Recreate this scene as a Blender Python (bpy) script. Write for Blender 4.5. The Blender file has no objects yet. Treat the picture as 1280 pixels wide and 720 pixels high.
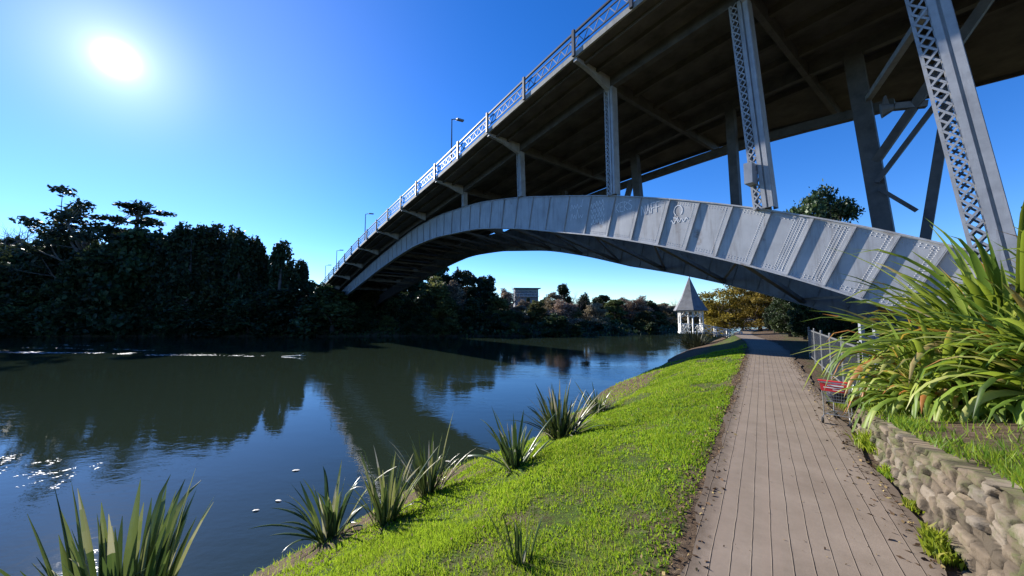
import bpy, math
import numpy as np
from mathutils import Vector
rng = np.random.default_rng(11)
R = math.radians
sc = bpy.context.scene
COL = sc.collection

# ------------------------------------------------------------------ helpers
def mesh_np(name, verts, faces, mat, parent=None, attr=None, uv=None, smooth=False):
    verts = np.asarray(verts, np.float32).reshape(-1, 3)
    faces = np.asarray(faces, np.int32)
    k = faces.shape[1]
    me = bpy.data.meshes.new(name)
    me.vertices.add(len(verts)); me.vertices.foreach_set('co', verts.ravel())
    me.loops.add(faces.size); me.loops.foreach_set('vertex_index', faces.ravel())
    me.polygons.add(len(faces))
    me.polygons.foreach_set('loop_start', np.arange(0, faces.size, k, dtype=np.int32))
    if attr:
        for an, av in attr.items():
            a = me.attributes.new(an, 'FLOAT', 'FACE' if len(av) == len(faces) else 'POINT')
            a.data.foreach_set('value', np.asarray(av, np.float32))
    if uv is not None:
        l = me.uv_layers.new(name='UVMap')
        l.data.foreach_set('uv', np.asarray(uv, np.float32)[faces.ravel()].ravel())
    me.update(calc_edges=True)
    if smooth:
        me.polygons.foreach_set('use_smooth', np.ones(len(faces), bool))
    o = bpy.data.objects.new(name, me); COL.objects.link(o)
    if mat: me.materials.append(mat)
    if parent: o.parent = parent
    return o

class MB:
    """collects polygons of one mesh"""
    def __init__(s): s.v = []; s.f = []
    def poly(s, pts):
        n = len(s.v); s.v += [tuple(p) for p in pts]; s.f.append(tuple(range(n, n + len(pts))))
    def hexa(s, p):
        n = len(s.v); s.v += [tuple(q) for q in p]
        for f in ((3, 2, 1, 0), (4, 5, 6, 7), (0, 1, 5, 4), (1, 2, 6, 5), (2, 3, 7, 6), (3, 0, 4, 7)):
            s.f.append(tuple(n + i for i in f))
    def box(s, c, d):
        x, y, z = c; a, b, h = d[0] / 2, d[1] / 2, d[2] / 2
        s.hexa([(x-a, y-b, z-h), (x+a, y-b, z-h), (x+a, y+b, z-h), (x-a, y+b, z-h),
                (x-a, y-b, z+h), (x+a, y-b, z+h), (x+a, y+b, z+h), (x-a, y+b, z+h)])
    def beam(s, a, b, w, h, up=(0, 0, 1), h2=None, w2=None):
        a = Vector(a); b = Vector(b); d = (b - a).normalized(); u = Vector(up)
        sd = d.cross(u)
        if sd.length < 1e-4: sd = d.cross(Vector((1, 0, 0)))
        sd.normalize(); u = sd.cross(d).normalized()
        w2 = w if w2 is None else w2; h2 = h if h2 is None else h2
        q = [a - sd*w/2 - u*h/2, a + sd*w/2 - u*h/2, a + sd*w/2 + u*h/2, a - sd*w/2 + u*h/2,
             b - sd*w2/2 - u*h2/2, b + sd*w2/2 - u*h2/2, b + sd*w2/2 + u*h2/2, b - sd*w2/2 + u*h2/2]
        s.hexa(q)
    def tube(s, pts, rads, n=7, cap=True):
        pts = [Vector(p) for p in pts]; base = len(s.v)
        for i, p in enumerate(pts):
            d = (pts[min(i+1, len(pts)-1)] - pts[max(i-1, 0)]).normalized()
            a = d.cross(Vector((0.31, 0.17, 0.93)))
            if a.length < 1e-3: a = d.cross(Vector((1, 0, 0)))
            a.normalize(); b = d.cross(a)
            r = rads[i] if hasattr(rads, '__len__') else rads
            for k in range(n):
                t = 2*math.pi*k/n
                s.v.append(tuple(p + a*math.cos(t)*r + b*math.sin(t)*r))
        for i in range(len(pts)-1):
            for k in range(n):
                k2 = (k+1) % n; o = base + i*n
                s.f.append((o+k, o+k2, o+n+k2, o+n+k))
        if cap:
            s.f.append(tuple(base + k for k in range(n))[::-1])
            s.f.append(tuple(base + (len(pts)-1)*n + k for k in range(n)))
    def build(s, name, mat, parent=None, smooth=False):
        me = bpy.data.meshes.new(name); me.from_pydata(s.v, [], s.f); me.update()
        if smooth: me.polygons.foreach_set('use_smooth', np.ones(len(me.polygons), bool))
        o = bpy.data.objects.new(name, me); COL.objects.link(o)
        if mat: me.materials.append(mat)
        if parent: o.parent = parent
        return o

def tag(o, label=None, cat=None, group=None, kind=None):
    for k, v in (('label', label), ('category', cat), ('group', group), ('kind', kind)):
        if v: o[k] = v
    return o
def empty(name, loc, rz=0):
    o = bpy.data.objects.new(name, None); COL.objects.link(o)
    o.location = loc; o.rotation_euler = (0, 0, rz); o.empty_display_size = .3
    return o
def copy_tree(o, parent=None):
    c = o.copy(); COL.objects.link(c)
    if parent: c.parent = parent
    for ch in [x for x in o.children]: copy_tree(ch, c)
    return c

def smooth_noise(x, y, seed=0):
    """value noise in numpy, about -1..1"""
    xi = np.floor(x).astype(np.int64); yi = np.floor(y).astype(np.int64)
    fx = x - xi; fy = y - yi
    fx = fx*fx*(3-2*fx); fy = fy*fy*(3-2*fy)
    def h(a, b):
        n = (a*374761393 + b*668265263 + seed*974711) & 0x7fffffff
        n = ((n ^ (n >> 13))*1274126177) & 0x7fffffff
        return (n ^ (n >> 16)) % 10007/5003.5 - 1
    return (h(xi, yi)*(1-fx) + h(xi+1, yi)*fx)*(1-fy) + (h(xi, yi+1)*(1-fx) + h(xi+1, yi+1)*fx)*fy
def fbm(x, y, seed=0, o=3):
    t = 0; a = 1
    for i in range(o):
        t = t + smooth_noise(x*2**i, y*2**i, seed+i)*a; a *= .5
    return t/1.75

class Curve:
    """smooth curve through measured points (averaged linear interpolation)"""
    def __init__(s, pts, w=6):
        p = np.array(sorted(pts), float); xs = np.arange(p[0, 0], p[-1, 0] + .5, .5)
        e = np.interp(xs, p[:, 0], p[:, 1])
        for _ in range(2):
            k = 2*w+1; g = np.pad(e, w, mode='reflect', reflect_type='odd'); e = np.convolve(g, np.ones(k)/k, 'valid')
        s.x, s.e = xs, e
    def __call__(s, x): return np.interp(x, s.x, s.e)
    def d(s, x): return (s(x+.6) - s(x-.6))/1.2

# ------------------------------------------------------------------ materials
def newmat(name):
    m = bpy.data.materials.new(name); m.use_nodes = True
    nt = m.node_tree; nt.nodes.clear()
    out = nt.nodes.new('ShaderNodeOutputMaterial'); return m, nt, out
def N(nt, t, **kw):
    n = nt.nodes.new(t)
    for k, v in kw.items():
        if k in n.inputs: n.inputs[k].default_value = v
        else: setattr(n, k, v)
    return n
def ramp(nt, src, stops):
    r = nt.nodes.new('ShaderNodeValToRGB'); el = r.color_ramp.elements
    while len(el) < len(stops): el.new(.5)
    for e, (p, c) in zip(el, stops): e.position = p; e.color = (*c, 1)
    nt.links.new(src, r.inputs[0]); return r.outputs[0]
def noise(nt, vec, scale, detail=5, rough=.6):
    n = N(nt, 'ShaderNodeTexNoise', Scale=scale, Detail=detail, Roughness=rough)
    nt.links.new(vec, n.inputs['Vector']); return n.outputs['Fac']
def mix(nt, fac, a, b, mode='MIX'):
    n = nt.nodes.new('ShaderNodeMix'); n.data_type = 'RGBA'; n.blend_type = mode
    for i, v in ((0, fac), (6, a), (7, b)):
        if hasattr(v, 'is_output'): nt.links.new(v, n.inputs[i])
        else: n.inputs[i].default_value = v if i == 0 else (*v, 1)
    return n.outputs[2]
def math_(nt, op, a, b=0., c=0.):
    n = nt.nodes.new('ShaderNodeMath'); n.operation = op
    for i, v in enumerate((a, b, c)):
        if hasattr(v, 'is_output'): nt.links.new(v, n.inputs[i])
        else: n.inputs[i].default_value = v
    return n.outputs[0]
def bump(nt, h, strength=.3, dist=.02, normal=None):
    b = N(nt, 'ShaderNodeBump', Strength=strength, Distance=dist)
    nt.links.new(h, b.inputs['Height'])
    if normal: nt.links.new(normal, b.inputs['Normal'])
    return b.outputs[0]

def surf(name, cols, scale=3., rough=.7, metal=0., bscale=30., bstr=.25, bdist=.01, grime=None, obj=True, spec=.5):
    """two-tone noise surface with bump; optional grime: second colour in blotches"""
    m, nt, out = newmat(name); p = N(nt, 'ShaderNodeBsdfPrincipled', Roughness=rough, Metallic=metal)
    p.inputs['Specular IOR Level'].default_value = spec
    g = nt.nodes.new('ShaderNodeTexCoord').outputs['Object'] if obj else nt.nodes.new('ShaderNodeNewGeometry').outputs['Position']
    f = noise(nt, g, scale, 6, .65)
    c = ramp(nt, f, [(.3, cols[0]), (.7, cols[1])])
    if grime:
        f2 = noise(nt, g, grime[2], 8, .7)
        k = ramp(nt, f2, [(grime[1], (0, 0, 0)), (grime[1]+.12, (1, 1, 1))])
        c = mix(nt, k, c, grime[0])
    nt.links.new(c, p.inputs['Base Color'])
    nt.links.new(bump(nt, noise(nt, g, bscale, 6, .7), bstr, bdist), p.inputs['Normal'])
    nt.links.new(p.outputs[0], out.inputs[0]); return m

def streaks(m, colour, amount):
    """rain and rust streaks running down painted steel"""
    nt = m.node_tree; p = [n for n in nt.nodes if n.type == 'BSDF_PRINCIPLED'][0]; src = p.inputs['Base Color'].links[0].from_socket
    g = nt.nodes.new('ShaderNodeTexCoord').outputs['Object']; mp = N(nt, 'ShaderNodeMapping'); mp.inputs['Scale'].default_value = (2.6, 2.6, .22); nt.links.new(g, mp.inputs[0])
    k = ramp(nt, noise(nt, mp.outputs[0], 1.3, 6, .7), [(.5, (0, 0, 0)), (.72, (1, 1, 1))])
    nt.links.new(mix(nt, math_(nt, 'MULTIPLY', k, amount), src, colour), p.inputs['Base Color'])

def leaf_mat(name, stops, trans=.35, rough=.5, spec=.3, hue=.03, val=.5):
    """foliage: colour varies leaf by leaf (attribute rnd) and plant by plant"""
    m, nt, out = newmat(name)
    a = N(nt, 'ShaderNodeAttribute', attribute_name='rnd')
    c = ramp(nt, a.outputs['Fac'], stops)
    oi = nt.nodes.new('ShaderNodeObjectInfo')
    hs = N(nt, 'ShaderNodeHueSaturation')
    mr = N(nt, 'ShaderNodeMapRange'); mr.inputs[3].default_value = .5-hue; mr.inputs[4].default_value = .5+hue
    nt.links.new(oi.outputs['Random'], mr.inputs[0]); nt.links.new(mr.outputs[0], hs.inputs['Hue'])
    r2 = math_(nt, 'FRACT', math_(nt, 'MULTIPLY', oi.outputs['Random'], 7.31))
    v = math_(nt, 'MULTIPLY_ADD', r2, val, 1-val/2); nt.links.new(v, hs.inputs['Value'])
    nt.links.new(c, hs.inputs['Color']); c = hs.outputs[0]
    p = N(nt, 'ShaderNodeBsdfPrincipled', Roughness=rough); p.inputs['Specular IOR Level'].default_value = spec
    nt.links.new(c, p.inputs['Base Color'])
    t = nt.nodes.new('ShaderNodeBsdfTranslucent'); nt.links.new(mix(nt, .35, c, (.55, .62, .05), 'MIX') if trans > .3 else c, t.inputs[0])
    ms = nt.nodes.new('ShaderNodeMixShader'); ms.inputs[0].default_value = trans
    nt.links.new(p.outputs[0], ms.inputs[1]); nt.links.new(t.outputs[0], ms.inputs[2])
    nt.links.new(ms.outputs[0], out.inputs[0]); return m

M = {}
M['steel'] = surf('steel_grey_paint', ((.31, .315, .325), (.43, .435, .445)), .8, .55, 0, 40, .12, .004, ((.17, .115, .08), .6, .55))
M['steel_dark'] = surf('steel_dark_paint', ((.055, .053, .053), (.12, .115, .112)), 1.5, .6, 0, 30, .2, .006, ((.10, .05, .03), .62, .8))  # darker steel with reddish blotches, for beams, braces and far legs
M['steel_shade'] = surf('steel_shaded_paint', ((.085, .088, .095), (.17, .175, .185)), .7, .6, 0, 30, .15, .005, ((.10, .07, .05), .62, .9))  # darker copy of the rib steel: far rib's shade put into the colour
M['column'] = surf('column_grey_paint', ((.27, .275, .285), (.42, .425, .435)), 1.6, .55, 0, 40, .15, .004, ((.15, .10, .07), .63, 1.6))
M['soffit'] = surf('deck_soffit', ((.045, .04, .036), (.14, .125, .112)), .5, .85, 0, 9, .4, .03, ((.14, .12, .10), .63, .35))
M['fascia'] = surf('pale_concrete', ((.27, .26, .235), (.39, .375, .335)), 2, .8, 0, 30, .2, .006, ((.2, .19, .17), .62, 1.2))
M['rail'] = surf('rail_grey_paint', ((.035, .038, .045), (.07, .075, .085)), 2, .5, 0, 40, .1, .003)
M['rail_lattice'] = surf('lattice_pale_paint', ((.20, .22, .25), (.30, .32, .36)), 2, .5, 0, 40, .1, .003)
M['asphalt'] = surf('deck_asphalt', ((.04, .04, .04), (.06, .06, .06)), 4, .9)
M['concrete'] = surf('abutment_concrete', ((.22, .21, .19), (.36, .34, .31)), .8, .85, 0, 14, .4, .02, ((.08, .08, .06), .58, .7))
M['chalk'] = surf('white_spray_paint', ((.75, .76, .78), (.85, .85, .85)), 8, .7)
M['white'] = surf('white_paint', ((.72, .72, .70), (.82, .82, .80)), 3, .5, 0, 40, .1, .003, ((.5, .48, .42), .66, 2))
M['slate'] = surf('slate_roof', ((.12, .125, .14), (.21, .215, .23)), 2.2, .7, 0, 12, .5, .03)
M['galv'] = surf('galvanised_steel', ((.38, .39, .40), (.52, .53, .54)), 6, .38, .8, 60, .1, .002)
M["fence"] = surf('dull_grey_steel', ((.08, .082, .085), (.15, .153, .156)), 5, .55, 0, 50, .1, .002)
M['black'] = surf('black_rubber', ((.015, .015, .015), (.03, .03, .03)), 6, .7)
M['red'] = surf('red_plastic', ((.55, .02, .025), (.68, .04, .05)), 4, .4, 0, 30, .05, .002)
M['blue'] = surf('blue_plastic', ((.03, .12, .35), (.05, .18, .45)), 4, .4, 0, 30, .05, .002)
M['bark'] = surf('bark', ((.06, .045, .035), (.13, .10, .08)), 3, .9, 0, 9, .8, .05)
M['greybark'] = surf('grey_bark', ((.09, .08, .07), (.17, .15, .13)), 3, .9, 0, 9, .6, .04)
M['wood'] = surf('weathered_timber', ((.12, .11, .10), (.22, .20, .18)), 3, .85)
M['housewall'] = surf('grey_house_wall', ((.13, .14, .16), (.19, .20, .22)), 1, .8)
M['glass'] = surf('blue_window_glass', ((.03, .05, .08), (.05, .08, .13)), .6, .08)
M['lamp'] = surf('lamp_housing', ((.12, .12, .13), (.2, .2, .2)), 4, .5)

streaks(M['steel'], (.13, .10, .08), .6); streaks(M['column'], (.14, .11, .09), .5); streaks(M['steel_shade'], (.06, .045, .035), .6); streaks(M['fascia'], (.10, .09, .08), .6)
# foliage
M['dense'] = leaf_mat('evergreen_leaves', [(0, (.014, .026, .011)), (.6, (.035, .058, .020)), (1, (.085, .11, .036))], .26, .5, .3, .03, .6)
M['dark_conifer'] = leaf_mat('conifer_needles', [(0, (.012, .022, .011)), (1, (.045, .062, .022))], .2, .6, .2, .02, .5)
M['gum'] = leaf_mat('gum_leaves', [(0, (.02, .03, .014)), (1, (.06, .075, .035))], .2, .5, .3, .02, .4)
M['brown'] = leaf_mat('brown_twig_leaves', [(0, (.12, .09, .06)), (.6, (.29, .225, .15)), (1, (.44, .35, .23))], .3, .7, .2, .03, .6)
M['golden'] = leaf_mat('golden_leaves', [(0, (.08, .07, .012)), (.5, (.20, .155, .022)), (1, (.36, .27, .035))], .3, .6, .2, .015, .3)
M['olive'] = leaf_mat('olive_leaves', [(0, (.045, .055, .018)), (.6, (.12, .13, .04)), (1, (.20, .20, .06))], .3, .6, .2, .03, .5)
M['flax'] = leaf_mat('flax_leaves', [(0, (.04, .08, .014)), (.35, (.14, .23, .03)), (.7, (.30, .38, .07)), (.9, (.48, .47, .16)), (.97, (.42, .29, .12)), (1, (.42, .17, .05))], .46, .48, .4, .01, .2)
M['flax_bank'] = leaf_mat('bank_flax_leaves', [(0, (.03, .05, .016)), (.45, (.08, .12, .03)), (.75, (.20, .23, .06)), (.9, (.34, .32, .16)), (1, (.48, .44, .34))], .28, .32, .6, .015, .3)
M['grass'] = leaf_mat('grass_blades', [(0, (.05, .12, .008)), (.45, (.15, .31, .012)), (.8, (.27, .42, .022)), (.92, (.40, .42, .07)), (1, (.42, .32, .14))], .5, .55, .2, 0, 0)
M['weed'] = leaf_mat('weed_leaves', [(0, (.08, .15, .012)), (.6, (.20, .30, .025)), (1, (.40, .40, .08))], .5, .5, .25, .02, .3)
M['leaf_pale'] = surf('dry_pale_leaf', ((.45, .42, .34), (.62, .60, .52)), 9, .6)

def ground_material():
    m, nt, out = newmat('ground_soil_and_turf')
    p = N(nt, 'ShaderNodeBsdfPrincipled', Roughness=.95); p.inputs['Specular IOR Level'].default_value = .15
    g = nt.nodes.new('ShaderNodeNewGeometry').outputs['Position']
    a = N(nt, 'ShaderNodeAttribute', attribute_name='turf').outputs['Fac']
    n1 = noise(nt, g, 1.1, 6, .7); n2 = noise(nt, g, 7, 8, .75); n3 = noise(nt, g, 40, 4, .7)
    soil = ramp(nt, n2, [(.3, (.045, .03, .02)), (.52, (.11, .075, .048)), (.72, (.20, .15, .10))])
    turf = ramp(nt, n2, [(.35, (.05, .045, .015)), (.55, (.06, .10, .014)), (.72, (.12, .15, .03))])
    fac = math_(nt, 'ADD', a, math_(nt, 'MULTIPLY', math_(nt, 'SUBTRACT', n1, .5), 1.6))
    fac = math_(nt, 'SMOOTH_MAX', math_(nt, 'MINIMUM', math_(nt, 'MULTIPLY_ADD', math_(nt, 'SUBTRACT', fac, .5), 3., .5), 1.), 0., .05)
    wet = N(nt, 'ShaderNodeAttribute', attribute_name='wet').outputs['Fac']
    c = mix(nt, fac, soil, turf)
    c = mix(nt, wet, c, mix(nt, n2, (.018, .014, .009), (.07, .06, .04)))
    nt.links.new(c, p.inputs['Base Color'])
    nt.links.new(bump(nt, n3, .6, .03, bump(nt, n2, .7, .06)), p.inputs['Normal'])
    nt.links.new(p.outputs[0], out.inputs[0]); return m
M['ground'] = ground_material()

def path_material():
    m, nt, out = newmat('grooved_paving')
    p = N(nt, 'ShaderNodeBsdfPrincipled', Roughness=.8); p.inputs['Specular IOR Level'].default_value = .3
    uv = nt.nodes.new('ShaderNodeUVMap').outputs[0]
    sx = nt.nodes.new('ShaderNodeSeparateXYZ'); nt.links.new(uv, sx.inputs[0])
    wob = math_(nt, 'MULTIPLY', math_(nt, 'SUBTRACT', noise(nt, uv, 1.1, 4), .5), .035)
    x = math_(nt, 'DIVIDE', math_(nt, 'ADD', sx.outputs[0], wob), .163)
    fr = math_(nt, 'FRACT', math_(nt, 'ADD', x, 100.5))
    d = math_(nt, 'ABSOLUTE', math_(nt, 'SUBTRACT', fr, .5))
    n1 = noise(nt, uv, 1.3, 5, .7); n2 = noise(nt, uv, 24, 6, .75); n4 = noise(nt, uv, .45, 4, .6)
    w = math_(nt, 'MULTIPLY_ADD', noise(nt, uv, 2.1, 4, .7), .055, .012)      # joint width varies
    jm = N(nt, 'ShaderNodeMapRange'); jm.clamp = True
    nt.links.new(d, jm.inputs[0]); jm.inputs[1].default_value = 0; nt.links.new(w, jm.inputs[2]); jm.inputs[3].default_value = 1; jm.inputs[4].default_value = 0
    wn = N(nt, 'ShaderNodeTexWhiteNoise', noise_dimensions='1D'); nt.links.new(math_(nt, 'FLOOR', math_(nt, 'ADD', x, 100.5)), wn.inputs['W'])
    base = ramp(nt, n1, [(.3, (.205, .158, .112)), (.7, (.30, .238, .178))])
    base = mix(nt, math_(nt, 'MULTIPLY', wn.outputs[0], .3), base, (.29, .215, .16))
    base = mix(nt, math_(nt, 'MULTIPLY', n2, .35), base, (.12, .10, .09))
    st = ramp(nt, n4, [(.55, (0, 0, 0)), (.75, (1, 1, 1))])
    base = mix(nt, math_(nt, 'MULTIPLY', st, .5), base, (.14, .108, .08))
    c = mix(nt, math_(nt, 'MULTIPLY', jm.outputs[0], .85), base, (.03, .022, .016))
    ea = math_(nt, 'ADD', math_(nt, 'ABSOLUTE', sx.outputs[0]), math_(nt, 'MULTIPLY', math_(nt, 'SUBTRACT', noise(nt, uv, 2.6, 6, .75), .5), .7))
    em = ramp(nt, ea, [(.80, (0, 0, 0)), (1.0, (1, 1, 1))])
    c = mix(nt, math_(nt, 'MULTIPLY', em, .75), c, (.095, .068, .045))
    sp_ = ramp(nt, noise(nt, uv, 5.5, 8, .8), [(.60, (0, 0, 0)), (.67, (1, 1, 1))])
    c = mix(nt, math_(nt, 'MULTIPLY', sp_, .4), c, (.11, .09, .07))
    pl_ = ramp(nt, noise(nt, uv, 60, 3, .8), [(.66, (0, 0, 0)), (.72, (1, 1, 1))])
    c = mix(nt, math_(nt, 'MULTIPLY', pl_, .4), c, (.42, .37, .32))
    nt.links.new(c, p.inputs['Base Color'])
    h = math_(nt, 'SUBTRACT', math_(nt, 'MULTIPLY', n2, .25), jm.outputs[0])
    nt.links.new(bump(nt, h, .6, .012), p.inputs['Normal'])
    nt.links.new(p.outputs[0], out.inputs[0]); return m
M['path'] = path_material()

def water_material():
    m, nt, out = newmat('river_water')
    p = N(nt, 'ShaderNodeBsdfPrincipled', Roughness=.02, IOR=1.333)
    p.inputs['Base Color'].default_value = (.017, .026, .017, 1)
    g = nt.nodes.new('ShaderNodeNewGeometry').outputs['Position']
    mp = N(nt, 'ShaderNodeMapping'); mp.inputs['Scale'].default_value = (.55, 1.0, 1); mp.inputs['Rotation'].default_value = (0, 0, R(20))
    nt.links.new(g, mp.inputs[0]); v = mp.outputs[0]
    n0 = noise(nt, v, .12, 2, .5); n1 = noise(nt, v, 1.3, 3, .55); n2 = noise(nt, v, 5.5, 3, .6)
    calm = ramp(nt, n0, [(.4, (.12, .12, .12)), (.62, (1, 1, 1))])            # wind-ruffled patches
    # long ripple streaks far out on the water
    wk = N(nt, 'ShaderNodeMapping'); wk.inputs['Scale'].default_value = (.018, .35, 1); nt.links.new(g, wk.inputs[0])
    nw = noise(nt, wk.outputs[0], 1.0, 2, .5)
    stk = ramp(nt, nw, [(.52, (0, 0, 0)), (.56, (1, 1, 1))])
    sp = nt.nodes.new('ShaderNodeSeparateXYZ'); nt.links.new(g, sp.inputs[0])
    gate = N(nt, 'ShaderNodeMapRange'); nt.links.new(sp.outputs[0], gate.inputs[0]); gate.inputs[1].default_value = -22; gate.inputs[2].default_value = -34
    gy = N(nt, 'ShaderNodeMapRange'); nt.links.new(sp.outputs[1], gy.inputs[0]); gy.inputs[1].default_value = 36; gy.inputs[2].default_value = 44
    stk = math_(nt, 'MULTIPLY', math_(nt, 'MULTIPLY', stk, gate.outputs[0]), gy.outputs[0])
    fine = noise(nt, g, 9., 2, .6)
    h = math_(nt, 'ADD', math_(nt, 'MULTIPLY', n1, .7), math_(nt, 'MULTIPLY', n2, .22))
    h = math_(nt, 'MULTIPLY', h, math_(nt, 'ADD', calm, .1))
    b = bump(nt, h, .45, .06)
    b = bump(nt, math_(nt, 'MULTIPLY', fine, stk), 1., .012, b)
    nt.links.new(b, p.inputs['Normal']); nt.links.new(p.outputs[0], out.inputs[0]); return m
M['water'] = water_material()

def stone_material():
    m, nt, out = newmat('rubble_stone')
    p = N(nt, 'ShaderNodeBsdfPrincipled', Roughness=.9); p.inputs['Specular IOR Level'].default_value = .2
    g = nt.nodes.new('ShaderNodeNewGeometry').outputs['Position']
    a = N(nt, 'ShaderNodeAttribute', attribute_name='rnd').outputs['Fac']
    j = N(nt, 'ShaderNodeAttribute', attribute_name='joint').outputs['Fac']
    c = ramp(nt, a, [(0, (.07, .056, .04)), (.35, (.13, .10, .072)), (.7, (.195, .152, .105)), (.9, (.165, .142, .115)), (1, (.25, .205, .155))])
    n2 = noise(nt, g, 9, 8, .75)
    c = mix(nt, math_(nt, 'MULTIPLY', n2, .35), c, (.10, .08, .055))
    lich = ramp(nt, noise(nt, g, 3.2, 7, .7), [(.6, (0, 0, 0)), (.66, (1, 1, 1))])
    c = mix(nt, math_(nt, 'MULTIPLY', lich, .3), c, (.30, .27, .20))
    mos = ramp(nt, noise(nt, g, 1.7, 7, .75), [(.48, (0, 0, 0)), (.6, (1, 1, 1))])
    c = mix(nt, math_(nt, 'MULTIPLY', mos, .75), c, (.07, .085, .025))
    c = mix(nt, math_(nt, 'MULTIPLY', j, .75), c, (.035, .028, .02))
    nt.links.new(c, p.inputs['Base Color']); nt.links.new(bump(nt, n2, .7, .03), p.inputs['Normal'])
    nt.links.new(p.outputs[0], out.inputs[0]); return m
M['stone'] = stone_material()

# ------------------------------------------------------------------ camera, sky, sun
CZ = 2.4
cam = bpy.data.cameras.new('camera'); co = bpy.data.objects.new('camera', cam); COL.objects.link(co)
cam.sensor_width = 36; cam.lens = 450/1280*36; cam.clip_start = .05; cam.clip_end = 5000
co.location = (0, 0, CZ); co.rotation_euler = (R(90) + math.atan(31/450), 0, 0)
sc.camera = co
FP, PITCH = 450., math.atan(31/450)
def ray(px, py):
    x = (px-640)/FP; y = (360-py)/FP; c, s = math.cos(PITCH), math.sin(PITCH)
    return np.array([x, c-s*y, s+c*y])
SUN_AZ, SUN_EL = R(-49), R(25.8)
sd = Vector((math.sin(SUN_AZ)*math.cos(SUN_EL), math.cos(SUN_AZ)*math.cos(SUN_EL), math.sin(SUN_EL)))
sl = bpy.data.lights.new('sun', 'SUN'); sl.energy = 5.0; sl.angle = R(.5); sl.color = (1, .95, .87)
so = bpy.data.objects.new('sun', sl); COL.objects.link(so)
so.rotation_euler = (-sd).to_track_quat('-Z', 'Y').to_euler(); so.location = sd*200

w = bpy.data.worlds.new('World'); sc.world = w; w.use_nodes = True
nt = w.node_tree; nt.nodes.clear()
out = nt.nodes.new('ShaderNodeOutputWorld'); bg = nt.nodes.new('ShaderNodeBackground')
sky = nt.nodes.new('ShaderNodeTexSky'); sky.sky_type = 'NISHITA'; sky.sun_disc = False
sky.sun_elevation = SUN_EL; sky.sun_rotation = SUN_AZ; sky.altitude = 40; sky.air_density = .85; sky.dust_density = .0; sky.ozone_density = 3.5
hs = N(nt, 'ShaderNodeHueSaturation', Hue=.51, Saturation=1.28, Value=1.0); nt.links.new(sky.outputs[0], hs.inputs['Color'])
# the sun itself and its bright aureole (sky light, by direction only)
tc = nt.nodes.new('ShaderNodeTexCoord')
dt = nt.nodes.new('ShaderNodeVectorMath'); dt.operation = 'DOT_PRODUCT'; nt.links.new(tc.outputs['Generated'], dt.inputs[0]); dt.inputs[1].default_value = sd
cl = math_(nt, 'MAXIMUM', dt.outputs['Value'], 0.)
g1 = math_(nt, 'ADD', math_(nt, 'MULTIPLY', math_(nt, 'POWER', cl, 9000.), 30.), math_(nt, 'MULTIPLY', math_(nt, 'POWER', cl, 1600.), 2.4))
g2 = math_(nt, 'ADD', math_(nt, 'MULTIPLY', math_(nt, 'POWER', cl, 240.), 2.0), math_(nt, 'MULTIPLY', math_(nt, 'POWER', cl, 12.), .95))
gl = nt.nodes.new('ShaderNodeCombineColor')
gs = math_(nt, 'ADD', g1, g2)
for i, k in enumerate((1.0, 1.0, 1.0)): nt.links.new(math_(nt, 'MULTIPLY', gs, k), gl.inputs[i])
tint = mix(nt, 1., hs.outputs[0], (.86, .97, 1.08), 'MULTIPLY')
addc = mix(nt, 1., tint, gl.outputs[0], 'ADD')
nt.links.new(addc, bg.inputs[0]); bg.inputs[1].default_value = .108
nt.links.new(bg.outputs[0], out.inputs[0])
sc.view_settings.view_transform = 'Standard'; sc.view_settings.look = 'None'
sc.view_settings.exposure = 1.0; sc.view_settings.gamma = 1
sc.render.engine = 'CYCLES'
cy = sc.cycles
cy.max_bounces = 6; cy.diffuse_bounces = 3; cy.glossy_bounces = 3; cy.transmission_bounces = 3; cy.transparent_max_bounces = 6
cy.sample_clamp_indirect = 6; cy.use_denoising = True; cy.caustics_reflective = False; cy.caustics_refractive = False

# ------------------------------------------------------------------ the lie of the land
TD = np.array([.568, .823]); VD = np.array([-.823, .568])      # along the path, towards the river
def vt(x, y): return x*VD[0] + y*VD[1], x*TD[0] + y*TD[1]
def xy(v, t): return v*VD[0] + t*TD[0], v*VD[1] + t*TD[1]
WATER = -3.1
near_line = np.array([xy(8.8 + .35*math.sin(t*.31) + .25*math.sin(t*.83+1), t) for t in np.arange(-90, 57, 1.5)] +
                     [(36, 66), (52, 82), (78, 100), (120, 125), (220, 170), (700, 330)])
far_line = np.array([(-700, 40), (-250, 72), (-170, 80), (-121, 84), (-83, 85), (-45, 84), (-7, 85), (12, 86), (33, 92), (48, 105), (80, 135), (130, 165), (220, 205), (700, 400)], float)
def sdist(x, y, line):
    """signed distance to a polyline, positive on its left"""
    best = np.full(x.shape, 1e18); sg = np.ones(x.shape)
    for a, b in zip(line[:-1], line[1:]):
        d = b - a; L = d@d
        t = np.clip(((x-a[0])*d[0] + (y-a[1])*d[1])/L, 0, 1)
        ex, ey = x-a[0]-t*d[0], y-a[1]-t*d[1]; dd = ex*ex + ey*ey
        k = dd < best; best = np.where(k, dd, best); sg = np.where(k, np.sign(d[0]*ey - d[1]*ex), sg)
    return np.sqrt(best)*sg
def path_v(t): return np.interp(t, [-100, 28, 36, 44, 52, 60, 75], [-.32, -.32, .1, .9, 1.8, 2.2, 1.5])
def path_z(t): return np.interp(t, [-100, 26, 36, 46, 56, 80], [0, 0, -.05, -.25, -.4, -.5])
P1 = ([0, .5, 1.3, 2.8, 5.5, 7.6, 8.1, 12, 16, 26, 60, 200, 900], [-3.2, -2.75, -2.3, -1.62, -.58, -.1, -.02, 0, .1, 1.6, 6, 14, 30])
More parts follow.
